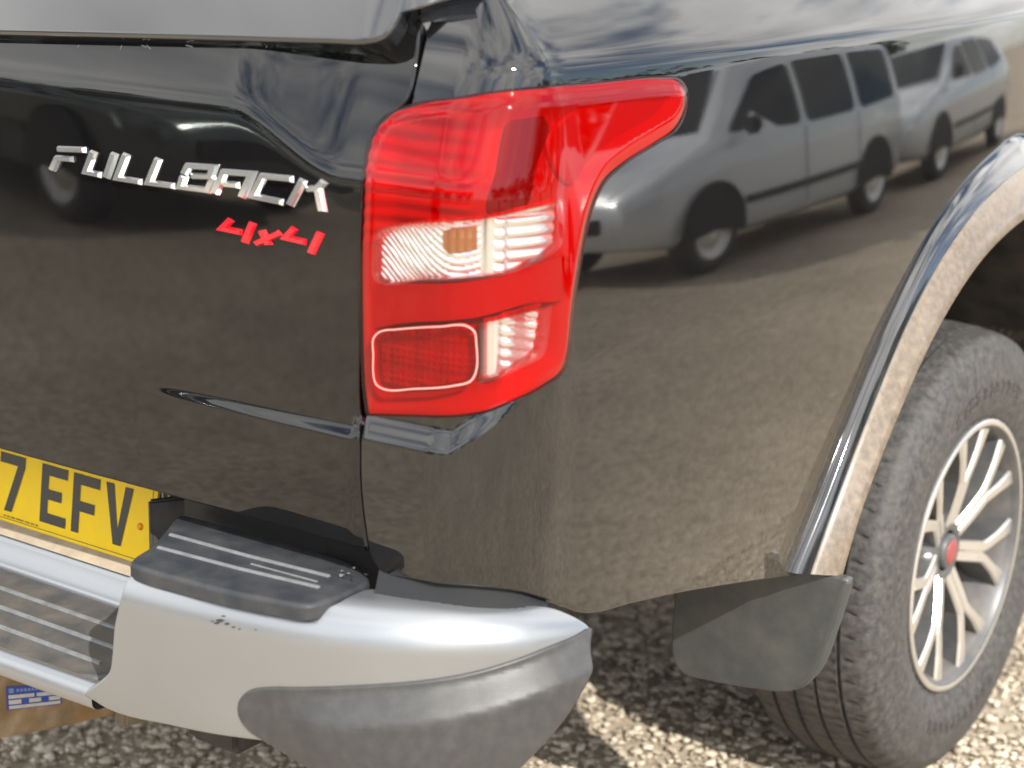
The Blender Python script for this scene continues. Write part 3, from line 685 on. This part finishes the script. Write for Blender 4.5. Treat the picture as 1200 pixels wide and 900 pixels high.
# the other corner of the bumper
bl = mirror(bumper, truck); mirror(mould, bl); mirror(pad, bl)

# ------------------------------------------------------------------ number plate
TILT = .119; PZ = .602
PLATE = Surf(lambda u, v: np.stack(np.broadcast_arrays(np.asarray(u, float), np.asarray(v, float)*math.sin(TILT), PZ+np.asarray(v, float)*math.cos(TILT)), -1), (-.3, .3), (-.1, .1), 40)
def rrect(w, h, r, n=5):
    o = []
    for cx, cy, a0 in ((w-r, -h+r, -90), (w-r, h-r, 0), (-w+r, h-r, 90), (-w+r, -h+r, 180)):
        for i in range(n+1): a = R_(a0+90*i/n); o.append((cx+r*math.cos(a), cy+r*math.sin(a)))
    return np.array(o)
plate = patch('number_plate', PLATE, rrect(.26, .0555, .006), YELLOW, truck, du=.05, dv=.03, bead=.001, depth=.003)
plate['label'] = 'yellow rear number plate with grey-black characters'
solid('plate_backing', [(0, .016, .60, .60, .012, .15)], mat('plate_mount', (.10, .10, .10), .6), truck, .002)
solid('recess_tan_piece', [(.300, -.004, .632, .006, .02, .05)], mat('plate_reflection_tan', (.30, .24, .12), .6), truck, .001)  # tan block paints the plate's yellow reflection on the recess side
solid('plate_holder_rail', [(.283, -.002, .612, .004, .012, .09)], mat('holder_rail', (.28, .28, .27), .4), truck, .001)
s2 = .007   # half stroke
def ch(x0, polys):
    V, F = [], []
    for P in polys:
        b = len(V)
        for (x, z) in P: V.append(PLATE.F(np.array([x0+x]), np.array([z]))[0]+np.array([0, -.0009, .0001]))
        F.append(tuple(range(b, b+len(P))))
    return link('plate_character', V, F, CHARM, plate, smooth=False)
H = .0395; W = .05; T = .014
def rc(x0, z0, x1, z1): return [(x0, z0), (x1, z0), (x1, z1), (x0, z1)]
ch(.047, [rc(0, -H, T, H), rc(T, H-T, W, H), rc(T, -T/2, W-.010, T/2), rc(T, -H, W, -H+T)])
ch(.108, [rc(0, -H, T, H), rc(T, H-T, W, H), rc(T, -T/2-.003, W-.008, T/2-.003)])
ch(.169, [[(0, H), (.018, -H), (.0325, -H), (.0325, -H+.001), (.025, -H+.02), (.0145, H)], [(.025, -H+.02), (.0325, -H), (W, H), (W-.0145, H)]])
ch(-.036, [rc(0, H-T, W, H), [(W-.0145, H-T), (.012, -H), (.027, -H), (W, H-T)]])
fr_ = link('plate_border', [], [], CHARM, plate); bm = []
ir, orr = rrect(.2535, .0495, .004), rrect(.2543, .0503, .0045)
bv = [PLATE.F(np.array([p[0]]), np.array([p[1]]))[0]+np.array([0, -.0008, 0]) for L in (ir, orr) for p in L]; n_ = len(ir)
fr_.data.from_pydata([tuple(p) for p in bv], [], [(i, (i+1) % n_, n_+(i+1) % n_, n_+i) for i in range(n_)])
fr_.data.materials.clear(); fr_.data.materials.append(CHARM)
tx_ = link('plate_small_print', [], [], CHARM, plate); V, F = [], []
x = .006
while x < .075:
    w_ = random.choice((.0012, .0018, .0008)); b = len(V)
    for (dx, dz) in ((0, 0), (w_, 0), (w_, .0022), (0, .0022)): V.append(tuple(PLATE.F(np.array([x-.03+dx]), np.array([-.0475+dz]))[0]+np.array([0, -.0008, 0])))
    F.append((b, b+1, b+2, b+3)); x += w_+random.choice((.0007, .0007, .003))
tx_.data.from_pydata(V, [], F); tx_.data.materials.clear(); tx_.data.materials.append(CHARM)
def dome(name, c, r, h, m, parent, axis=(0, -1, .1)):
    bm = bmesh.new(); bmesh.ops.create_uvsphere(bm, u_segments=20, v_segments=10, radius=1)
    bmesh.ops.transform(bm, matrix=Matrix.Translation(c)@Vector(axis).to_track_quat('Z', 'Y').to_matrix().to_4x4()@Matrix.Diagonal((r, r, h, 1)), verts=bm.verts)
    me = bpy.data.meshes.new(name); bm.to_mesh(me); bm.free(); me.materials.append(m)
    for f in me.polygons: f.use_smooth = True
    o = bpy.data.objects.new(name, me); COL.objects.link(o); attach(o, parent); return o
SCREW = mat('plate_screw', (.80, .30, .01), .35)
dome('screw_cap', PLATE.F(np.array([.2345]), np.array([-.006]))[0], .0048, .004, SCREW, plate)
dome('screw_cap', PLATE.F(np.array([-.2345]), np.array([-.006]))[0], .0048, .004, SCREW, plate)

# tow bar cross beam with its maker's label
def prism_x(name, yz, x0, x1, m, parent, bev=.004):
    bm = bmesh.new(); a = [bm.verts.new((x0, y, z)) for y, z in yz]; b = [bm.verts.new((x1, y, z)) for y, z in yz]; n = len(yz)
    bm.faces.new(a[::-1]); bm.faces.new(b)
    for k in range(n): bm.faces.new((a[k], a[(k+1) % n], b[(k+1) % n], b[k]))
    bmesh.ops.recalc_face_normals(bm, faces=bm.faces[:]); bmesh.ops.bevel(bm, geom=bm.edges[:], offset=bev, segments=2, affect='EDGES')
    me = bpy.data.meshes.new(name); bm.to_mesh(me); bm.free(); me.materials.append(m)
    o = bpy.data.objects.new(name, me); COL.objects.link(o); attach(o, parent); return o
tow = prism_x('tow_bar', [(-.135, .292), (-.02, .268), (.09, .248), (.135, .230), (.175, .228), (.19, .30), (.19, .40), (-.06, .42), (-.135, .40)], -.05, .06, RUST, truck)
prism_x('tow_cross_beam', [(.17, .27), (.25, .27), (.25, .38), (.17, .38)], -.55, .55, RUST, truck)
for by, bz in ((.045, .305), (.125, .285)): dome('beam_bolt', (.061, by, bz), .010, .007, STEEL, tow, axis=(1, 0, 0))
prism_x('tow_gusset', [(.10, .235), (.16, .225), (.20, .24), (.20, .36), (.11, .33)], .06, .085, mat('grimy_steel', (.15, .14, .11), .7, dirt=(.28, .20, .10), dirt_amt=.7, dirt_scale=40), tow)
pl = lambda x, y: hit(x, y, 0, .0608)
lv, lf, lm = [], [], []
def lq(px_, mi, d=0.):
    b = len(lv)
    for x, y in px_: p = pl(x, y); lv.append((p[0]+d, p[1], p[2]))
    lf.append((b, b+1, b+2, b+3)); lm.append(mi)
def lr_(x0, y0, x1, y1, mi, d):   # rect in the label's own fractions
    c = np.array([(7, 805), (72, 800), (72.5, 825), (8.5, 832.5)], float)
    f = lambda a, b: (c[0]*(1-a)*(1-b)+c[1]*a*(1-b)+c[2]*a*b+c[3]*(1-a)*b)
    lq([f(x0, y1), f(x1, y1), f(x1, y0), f(x0, y0)], mi, d)
lr_(0, 0, 1, 1, 0, 0)
for r in ((.03, .36, .50, .52), (.54, .36, .97, .52), (.03, .58, .26, .76), (.40, .58, .62, .76), (.76, .58, .97, .76), (.03, .82, .97, .96), (.84, .05, .97, .28)): lr_(*r, 1, .0006)
for k in range(9): a_ = .18+k*.068; lr_(a_, .12, a_+.05, .24, 2, .0006)
lr_(.04, .08, .13, .28, 2, .0006)
link('maker_label', lv, lf, None, tow, smooth=False, mats=[LABELB, LABELW, mat('label_pale_blue', (.20, .28, .58), .5)], fm=lm)
solid('exhaust_stub', [(.52, .35, .33, .07, .5, .07)], STEEL, truck, .03)
for sx in (1, -1): solid('chassis_rail', [(sx*.45, 1.0, .45, .09, 2.2, .12)], LINER, truck, .01)

# ------------------------------------------------------------------ wheel arch flare, liner, mud flap
def flare():
    A = spline(arch_out, step=.02, closed=False); B = spline(arch_in, step=.02, closed=False)
    n = 150
    def res(L):
        s = np.r_[0, np.cumsum(np.linalg.norm(np.diff(L, axis=0), axis=1))]; t = np.linspace(0, s[-1], n)
        return np.stack([np.interp(t, s, L[:, 0]), np.interp(t, s, L[:, 1])], 1)
    A, B = res(A), res(B)
    sec = [(-.05, .858), (0, .872), (.03, .880), (.10, .884), (.20, .888), (.30, .891), (.35, .8925), (.38, .895), (.45, .899), (.60, .906), (.80, .914), (.95, .920), (1.0, .918), (1.01, .88), (1.0, .80)]
    V, F, fm = [], [], []
    k = len(sec)
    for i in range(n):
        for f, x in sec:
            p = A[i]*(1-f)+B[i]*f
            bx = float(body(np.array(side_u(A[i][0])), np.array(A[i][1]))[0]); k_ = float(np.clip(1-max(f, 0)/.6, 0, 1))
            V.append((x+(bx-.872)*k_, p[0], p[1]))
    for i in range(n-1):
        for j in range(k-1):
            a = i*k+j; F.append((a, a+1, a+k+1, a+k)); fm.append(0 if j < 6 else 1)
    return V, F, fm
V, F, fm = flare()
FLG = mat('flare_gloss', (.012, .012, .013), .05, 0, 1.7, coat=1, coat_rough=.02, dirt=(.3, .25, .2), dirt_amt=.05)
fl = link('arch_flare', V, F, None, truck, mats=[FLG, DUSTY], fm=fm); mirror(fl, truck)
def liner():
    V, F = [], []; xs = [.872, .80, .60, .42]; n = 40
    B = spline(arch_in, step=.03, closed=False); c = np.array([1.224, .50])
    for p in B:
        for i, x in enumerate(xs):
            q = c+(p-c)*(1.0+.03*(i > 0)); V.append((x, q[0], q[1]))
    k = len(xs)
    for i in range(len(B)-1):
        for j in range(k-1): a = i*k+j; F.append((a, a+k, a+k+1, a+1))
    b = len(V); V += [(.42, p[0], p[1]) for p in c+(B-c)*1.1]; V.append((.42, 1.224, .3)); m_ = len(V)-1
    F += [(b+i, b+i+1, m_) for i in range(len(B)-1)]
    return V, F
V, F = liner(); ln_ = link('wheel_liner', V, F, LINER, truck); mirror(ln_, truck)
solid('suspension_strut', [(.56, 1.30, .74, .05, .05, .5), (.56, 1.10, .62, .07, .07, .3)], LINER, truck, .01)
FY = .60
def flap():
    S = Surf(lambda u, v: np.stack(np.broadcast_arrays(np.asarray(u, float), FY+.03*np.asarray(v, float)*0+.10*np.maximum(np.asarray(u, float)-.80, 0)**1.0*.35, np.asarray(v, float)), -1), (.4, 1.0), (.1, .7), 80)
    pts = S.uv([(792, 689), (792, 705), (789, 745), (791, 772), (800, 786), (830, 795), (880, 804), (918, 808), (938, 803), (955, 785), (975, 735), (991, 682), (930, 670), (860, 680)])
    return S, spline(pts, corners=(0, 11), step=.006)
FS, fl_ = flap()
mf = patch('mud_flap', FS, fl_, FLAP, truck, du=.02, dv=.02, bead=.004, depth=.012); mirror(mf, truck)
# turned outer edge of the flap
edge = []
for (x, y) in [(991, 684), (975, 735), (955, 785), (938, 803)]:
    u = FS.uv([(x, y)])[0]; edge.append(FS.F(np.array([u[0]]), np.array([u[1]]))[0])
edge = spline(np.array(edge), step=.01, closed=False)
V = []; F = []
for i, p in enumerate(edge):
    for (dx, dy) in ((-.012, .0005), (-.003, -.001), (.004, .002), (.0055, .012)): V.append((p[0]+dx, p[1]+dy, p[2]-.001))
for i in range(len(edge)-1):
    for j in range(3): a = i*4+j; F.append((a, a+4, a+5, a+1))
link('flap_edge', V, F, mat('flap_edge', (.055, .058, .056), .45), mf)

# ------------------------------------------------------------------ wheel
def make_wheel(cy, side):
    zc, xo = .355, .750      # tyre centre plane
    def loc(x, r, a): return (xo+x, cy+r*math.cos(a), zc+r*math.sin(a))
    # barrel
    NS = 90
    def revolve(name, prof_, m, parent, ns=NS, mats=None, fm=None):
        V, F, FM = [], [], []; k = len(prof_)
        for i in range(ns):
            a = 2*math.pi*i/ns
            for (x, r) in prof_: V.append(loc(x, r, a))
        for i in range(ns):
            j = (i+1) % ns
            for q in range(k-1): F.append((i*k+q, i*k+q+1, j*k+q+1, j*k+q)); FM.append(fm[q] if fm else 0)
        return link(name, V, F, m, parent, mats=mats, fm=FM if mats else None)
    wheel = revolve('wheel', [(-.10, .215), (-.09, .195), (-.02, .180), (.02, .188), (.055, .196), (.085, .203), (.098, .208), (.108, .213), (.1125, .217), (.1135, .221), (.1115, .2265), (.106, .229), (.098, .226)], None, truck, mats=[ALLOYB, ALLOY, ALLOYD], fm=[0, 0, 0, 0, 0, 0, 2, 2, 1, 1, 2, 2])
    # tyre with grooves and shoulder slots
    half_ = [(.0, .3735), (.014, .3735), (.0165, .3732), (.0175, .366), (.0225, .366), (.0235, .3730), (.026, .3728), (.040, .3722), (.054, .3710), (.0565, .3705), (.0575, .363), (.0635, .363), (.0645, .3694), (.067, .3690), (.078, .3676), (.090, .3650), (.099, .3610), (.1055, .3545), (.1100, .3460), (.1125, .3440), (.1150, .335), (.1190, .318), (.1222, .300), (.1230, .283), (.1215, .266), (.1205, .264), (.1185, .256), (.1150, .246), (.1100, .236), (.1075, .2305), (.104, .2275)]
    prof_ = [(-x, r) for x, r in half_[::-1]]+half_[1:]
    ns = 58*8; V, F = [], []; k = len(prof_)
    for i in range(ns):
        for (x, r) in prof_:
            ax = abs(x); sh = int(round((ax-.066)*110)) if ax > .066 else 0
            ph = (i+sh+(3 if x < 0 else 0)) % 8
            if .070 < ax < .108 and ph == 0: r -= .0075*(1 if ax < .088 else .5)
            if .108 <= ax < .1165 and ph == 0: r -= .002
            if .0235 < ax < .056 and (i+(2 if x < 0 else 0)) % 4 == 0 and (ax < .030 or ax > .050): r -= .0035
            if ax < .0168 and ax > .012 and i % 4 == 1: r -= .003
            p = list(loc(x, r, 2*math.pi*i/ns))
            if p[2] < .001: p[2] = .001-.0005*random.random()
            V.append(p)
    for i in range(ns):
        j = (i+1) % ns
        for q in range(k-1): F.append((i*k+q, i*k+q+1, j*k+q+1, j*k+q))
    ty = link('tyre', V, F, RUBBER, wheel)
    mesh = ty.data
    try: mesh.set_sharp_from_angle(angle=R_(55))
    except Exception: pass
    # sidewall relief marks in a ring
    for s0, cnt in ((R_(62), 11), (R_(242), 11)):
        V, F = [], []
        for i in range(cnt):
            a0 = s0+i*R_(5.2); wd = R_(random.uniform(2.2, 3.6)); kind = random.random()
            for (r0, r1, b0, b1) in ((.272, .293, 0, .25), (.272, .277, 0, 1), (.288, .293, 0, 1) if kind > .4 else (.280, .285, 0, 1), (.272, .293, .75, 1) if kind > .3 else (.282, .293, .75, 1)):
                b = len(V)
                for (r, f) in ((r0, b0), (r1, b0), (r1, b1), (r0, b1)):
                    V.append(loc(np.interp(r, [.264, .283, .300], [.1205, .1230, .1222])+.0016, r, a0+wd*f))
                F.append((b, b+1, b+2, b+3))
        link('sidewall_marks', V, F, RUBBER, wheel, smooth=False)['kind'] = 'stuff'
    # hub, spokes
    revolve('hub', [(.028, .085), (.040, .080), (.060, .070), (.072, .056), (.076, .046), (.076, .038), (.072, .034)], ALLOYD, wheel, 60)
    revolve('hub_cap', [(.070, .030), (.078, .029), (.081, .026), (.082, .020), (.083, .0005)], ALLOYD, wheel, 40)
    revolve('hub_emblem', [(.0815, .021), (.0838, .0195), (.0846, .012), (.0848, .0005)], mat('red_emblem', (.28, .06, .06), .4), wheel, 40)
    rev = .18
    for sidx in range(7):
        a0 = 2*math.pi*sidx/7+R_(88)
        for sg in (-1, 1):
            # one bar of a twin spoke: starts near the hub, spreads to the rim, front face machined, flanks grey
            path = []
            for t in np.linspace(0, 1, 16):
                r = .040+(.217-.040)*t; ang = a0+sg*(.0092+.078*max(0, t-.48))/r
                x = .076+.028*t+.006*math.sin(t*math.pi)-.002
                w = .0160+.003*t+.040*max(0, t-.72)
                path.append((r, ang, x, w))
            V, F, FM = [], [], []
            for (r, ang, x, w) in path:
                da = w/2/r; fb = .055
                for (xx, aa) in ((x-fb, ang-da*1.15), (x-.004, ang-da*1.1), (x, ang-da*.8), (x, ang+da*.8), (x-.004, ang+da*1.1), (x-fb, ang+da*1.15)): V.append(loc(xx, r, aa))
            for i in range(len(path)-1):
                for j in range(5): a = i*6+j; F.append((a, a+6, a+7, a+1)); FM.append(1 if 1 <= j <= 3 else 0)
            link('spoke', V, F, None, wheel, mats=[ALLOYD, ALLOY], fm=FM, smooth=False)
        # lug nut between the pairs
        if sidx == 6: continue
        a = R_(60)*sidx+R_(114); c = loc(.052, .062, a)
        dome('wheel_nut', c, .0115, .022, CHROME, wheel, axis=(1, 0, 0))
        # recess floor between spokes near the hub
    revolve('brake_drum', [(-.02, .165), (.012, .165), (.022, .155), (.022, .08), (.03, .05)], STEEL, wheel, 60)
    return wheel
wh = make_wheel(1.224, 1)
wl_ = mirror(wh, truck)
for c in list(wh.children):
    if c.name.split('.')[0] in ('tyre', 'hub', 'hub_cap', 'spoke', 'brake_drum'): mirror(c, wl_)
solid('rear_axle', [(0, 1.224, .355, 1.3, .09, .09)], LINER, truck, .02)
for sx in (1, -1):      # front wheels out of view
    V = []
    o = wh.copy(); COL.objects.link(o); o.data = wh.data if sx > 0 else wl_.data; attach(o, truck); o.location = (0, 3.0, 0)
    for c in list((wh if sx > 0 else wl_).children):
        if c.name.split('.')[0] in ('tyre', 'hub', 'spoke'):
            q = c.copy(); COL.objects.link(q); q.parent = o

# ------------------------------------------------------------------ generic vehicle bodies (cab of the truck, vehicles that mirror in its paint)
def loft(name, st, m, parent, half=None):
    """stations: (y, z_low, z_belt, z_roof, w_low, w_belt, w_roof) -> closed rounded body"""
    V, F = [], []
    def ring(s):
        y, zl, zb, zr, wl2, wb, wr = s; pts = []
        ctl = [(0, zl), (wl2*.9, zl), (wl2, zl+.06), (wb, (zl+zb)*.52), (wb*.99, zb), (wr+(wb-wr)*.25, zb+(zr-zb)*.75), (wr, zr-.04), (wr*.86, zr), (0, zr+.012)]
        c = spline(np.array(ctl), step=10, closed=False)
        out = []
        for i in range(len(ctl)-1):
            for t in (0, .5): out.append(np.array(ctl[i])*(1-t)+np.array(ctl[i+1])*t)
        out.append(np.array(ctl[-1])); return [(x, y, z) for x, z in out]
    rings = [ring(s) for s in st]; k = len(rings[0])
    for r in rings:
        V += r
    off_ = len(V)
    for i in range(len(rings)-1):
        for j in range(k-1): a = i*k+j; F.append((a, a+1, a+k+1, a+k))
    V2 = [(-x, y, z) for x, y, z in V]; F2 = [tuple(i+off_ for i in f[::-1]) for f in F]
    caps = [tuple(range(k-1, -1, -1)), tuple(range((len(rings)-1)*k, len(rings)*k))]
    caps += [tuple(i+off_ for i in c[::-1]) for c in caps]
    return link(name, V+V2, F+F2+caps, m, parent)
def vwheel(parent, x, y, r, s):
    n = 28; V, F, FM = [], [], []
    pr = [(.0, .0), (.02, .05), (.0, .12), (.01, r*.66), (.035, r*.68), (.045, r*.84), (.02, r*.985), (-.17, r)]
    for i in range(n):
        a = 2*math.pi*i/n
        for (dx, rr) in pr: V.append((x+s*dx, y+rr*math.cos(a), r+rr*math.sin(a)))
    k = len(pr)
    for i in range(n):
        j = (i+1) % n
        for q in range(k-1): F.append((i*k+q, i*k+q+1, j*k+q+1, j*k+q)[::s]); FM.append(1 if q < 4 else 0)
    return link('wheel', V, F, None, parent, mats=[MAT['tyre_rubber'], MAT['machined_alloy']], fm=FM)
def quadp(name, P, m, parent, nudge):
    P = [np.array(p, float)+np.array(nudge) for p in P]
    P = np.array(P); n = len(P); c = []
    for i in range(n):
        a, b, d = P[i-1], P[i], P[(i+1) % n]; e1 = b+(a-b)*min(.3, .09/np.linalg.norm(a-b)); e2 = b+(d-b)*min(.3, .09/np.linalg.norm(d-b))
        for t in (0, .25, .5, .75, 1): c.append((1-t)**2*e1+2*t*(1-t)*b+t*t*e2)
    c = np.array(c); cen = c.mean(0)
    return link(name, [cen]+list(c), [(0, i+1, (i+1) % len(c)+1) for i in range(len(c))], m, parent, smooth=False)
def vehicle(name, label, cat, loc, rz, paint, kind):
    e = empty(name, (0, 0, 0)); tag(e, label, cat)
    if kind == 'van':
        st = [(-2.05, .42, .85, 1.30, .72, .76, .62), (-1.98, .30, .95, 1.72, .80, .84, .66), (-1.0, .24, .98, 1.80, .83, .87, .70), (.2, .24, .97, 1.80, .84, .88, .70), (.75, .24, .96, 1.70, .84, .88, .66), (1.25, .24, .95, 1.05, .84, .86, .72), (1.75, .26, .82, .92, .80, .83, .70), (2.1, .34, .66, .74, .66, .70, .58)]
        wy = (-1.30, 1.32); win = [[(-1.85, 1.02), (-1.85, 1.55), (-1.0, 1.60), (-1.0, 1.0)], [(-.88, 1.0), (-.88, 1.60), (.0, 1.60), (.0, 1.0)], [(.10, 1.0), (.10, 1.58), (.58, 1.50), (1.08, 1.06)]]
    else:
        st = [(-2.2, .45, .75, .90, .70, .74, .60), (-2.1, .32, .90, 1.15, .80, .85, .66), (-1.6, .26, .95, 1.45, .84, .89, .60), (-.6, .24, .94, 1.52, .85, .90, .60), (.3, .24, .93, 1.50, .85, .90, .60), (1.05, .24, .92, 1.02, .85, .89, .72), (1.7, .26, .84, .93, .82, .86, .70), (2.2, .36, .66, .74, .68, .72, .58)]
        wy = (-1.34, 1.38); win = [[(-1.72, .99), (-1.45, 1.33), (-.75, 1.42), (-.75, .98)], [(-.66, .97), (-.66, 1.42), (.05, 1.42), (.05, .97)], [(.13, .97), (.13, 1.40), (.38, 1.36), (.86, 1.0)]]
    b = loft('body', st, paint, e)
    ys = [s[0] for s in st]
    def wx(y, z):
        zb, zr, wb, wr = [np.interp(y, ys, [s[i] for s in st]) for i in (2, 3, 5, 6)]
        f = np.clip((z-zb)/max(zr-zb, .01), 0, 1); return (wb*.99)*(1-f/.75)+(wr+(wb-wr)*.25)*f/.75 if f < .75 else wr+(wb-wr)*.25*(1-(f-.75)/.25)
    for s in (1, -1):
        for w in win: quadp('side_window', [(s*(wx(y, z)+.012), y, z) for y, z in w], GLASSD, e, (0, 0, 0))
        for y in wy: 
            vwheel(e, s*.83, y, .315, s)
            n = 20; V = [(s*.886, y, .33)]+[(s*.886, y+.38*math.cos(t), .33+.38*math.sin(t)) for t in np.linspace(-.15, math.pi+.15, n)]
            link('wheel_arch', V, [(0, i+1, i+2) for i in range(n-1)], SEAL, e, smooth=False)
        quadp('headlamp', [(s*.80, st[-2][0]+.10, .60), (s*.55, st[-1][0]-.02, .60), (s*.52, st[-1][0]-.02, .70), (s*.80, st[-2][0]+.02, .80)], REFL, e, (0, .02, 0))
        for yy in (.06, -.92): solid('door_seam', [(s*.890, yy, .66, .004, .008, .62)], SEAL, e)
        solid('rubbing_strip', [(s*.892, 0, .50, .012, 1.9, .06)], MAT['black_plastic'], e, .004)
        solid('mirror', [(s*.99, .95, 1.08, .16, .10, .14)], MAT['black_plastic'], e, .03)
    zf = st[-3][3]; zr_ = st[-4][3]
    link('windscreen', [(-.62, st[-3][0]-.04, zf+.06), (.62, st[-3][0]-.04, zf+.06), (.56, st[-4][0]+.08, zr_-.03), (-.56, st[-4][0]+.08, zr_-.03)], [(0, 1, 2, 3)], GLASSD, e, smooth=False)
    solid('grille', [(0, st[-1][0]+.012, .52, .9, .03, .12)], SEAL, e, .01)
    e.location = loc; e.rotation_euler.z = rz
    for c in e.children: c.matrix_parent_inverse = Matrix.Identity(4)
    return e
VS = mat('silver_car_paint', (.78, .81, .84), .3, .1, coat=1); VG = mat('green_grey_car_paint', (.075, .095, .092), .2, .4, coat=1); VB = mat('dark_blue_car_paint', (.015, .02, .035), .15, .2, coat=1)
VW = mat('pale_grey_car_paint', (.70, .72, .74), .25, .3, coat=1)
vehicle('small_van', 'silver small van with tall side windows parked facing the truck\'s tail', 'van', (5.1, 6.9, 0), math.pi+R_(7), VS, 'van')
vehicle('estate_car', 'pale grey car parked in line ahead of the silver van', 'car', (4.6, 11.6, 0), math.pi+R_(7), VW, 'car')
vehicle('tall_van', 'dark green-grey van parked behind the tailgate', 'van', (-4.9, -5.2, 0), R_(-75), VG, 'van')
vehicle('saloon_car', 'dark blue car parked beyond the green-grey van behind the tailgate', 'car', (-2.4, -8.6, 0), R_(-25), VB, 'car')

# cab of the truck (out of view)
cab = loft('cab', [(2.0, .42, 1.08, 1.70, .86, .88, .64), (2.1, .40, 1.08, 1.74, .87, .89, .64), (2.9, .40, 1.06, 1.76, .87, .90, .65), (3.5, .40, 1.05, 1.70, .87, .90, .62), (4.1, .40, 1.03, 1.12, .87, .88, .74), (4.8, .45, .95, 1.05, .85, .86, .72), (5.05, .5, .8, .9, .74, .78, .62)], PAINT, truck)
for s in (1, -1):
    quadp('cab_window', [(s*.885, 2.25, 1.12), (s*.735, 2.32, 1.58), (s*.735, 2.9, 1.6), (s*.885, 2.95, 1.12)], GLASSD, truck, (s*.02, 0, 0))
    quadp('cab_window', [(s*.885, 3.05, 1.12), (s*.735, 3.0, 1.6), (s*.735, 3.4, 1.55), (s*.885, 3.85, 1.12)], GLASSD, truck, (s*.02, 0, 0))

# ------------------------------------------------------------------ trees round the yard (they mirror in the paint)
BARK = mat('bark', (.10, .075, .05), .9); LEAF = mat('foliage', (.055, .085, .035), .7, vary=.5, vary_scale=3)
def tree_mesh(n=2600):
    V, F = [], []
    lob = [(random.gauss(0, 1.0), random.gauss(0, 1.0), random.uniform(2.0, 5.0), random.uniform(.7, 1.4)) for _ in range(16)]
    for i in range(n):
        cx, cy, cz, r = random.choice(lob); d = rng.normal(size=3); d /= np.linalg.norm(d); p = np.array([cx, cy, cz])+d*r*random.uniform(.6, 1.05)
        a = rng.normal(size=3); a /= np.linalg.norm(a); b = np.cross(a, rng.normal(size=3)); b /= np.linalg.norm(b); s_ = random.uniform(.10, .22)
        k = len(V); V += [p-a*s_, p+b*s_*.5, p+a*s_, p-b*s_*.5]; F.append((k, k+1, k+2, k+3))
    return V, F
cv, cf = tree_mesh()
t0 = empty('yard_tree', (0, 0, 0))
crown = link('crown', cv, cf, LEAF, t0, smooth=False)
n = 10; tv = []
for (z, r) in ((0, .2), (1, .15), (2.4, .11), (4, .05)):
    tv += [(r*math.cos(2*math.pi*i/n), r*math.sin(2*math.pi*i/n)+.05*z, z) for i in range(n)]
trunk = link('trunk', tv, [(q*n+i, q*n+(i+1) % n, (q+1)*n+(i+1) % n, (q+1)*n+i) for q in range(3) for i in range(n)], BARK, t0)
spots = [(13+random.uniform(-1, 2), y) for y in np.arange(-6, 34, 4.2)]+[(x, -17+random.uniform(-2, 1)) for x in np.arange(-26, 12, 4.4)]
for i, (x, y) in enumerate(spots):
    if i == 0: r = t0; ch_ = [crown, trunk]
    else:
        r = t0.copy(); COL.objects.link(r)
        for c in (crown, trunk): q = c.copy(); COL.objects.link(q); q.parent = r; q.matrix_parent_inverse = Matrix.Identity(4)
    r.location = (x, y, -.02); r.rotation_euler.z = random.uniform(0, 6.28); s_ = random.uniform(.55, .85); r.scale = (s_*1.25, s_*1.25, s_)
    east = i < len(np.arange(-6, 34, 4.2))
    tag(r, 'leafy green tree in the row beyond the parked van' if east else 'leafy green tree in the row behind the dark parked cars', 'tree', 'trees beyond the van' if east else 'trees behind the dark cars')
for c in (crown, trunk): c.matrix_parent_inverse = Matrix.Identity(4)
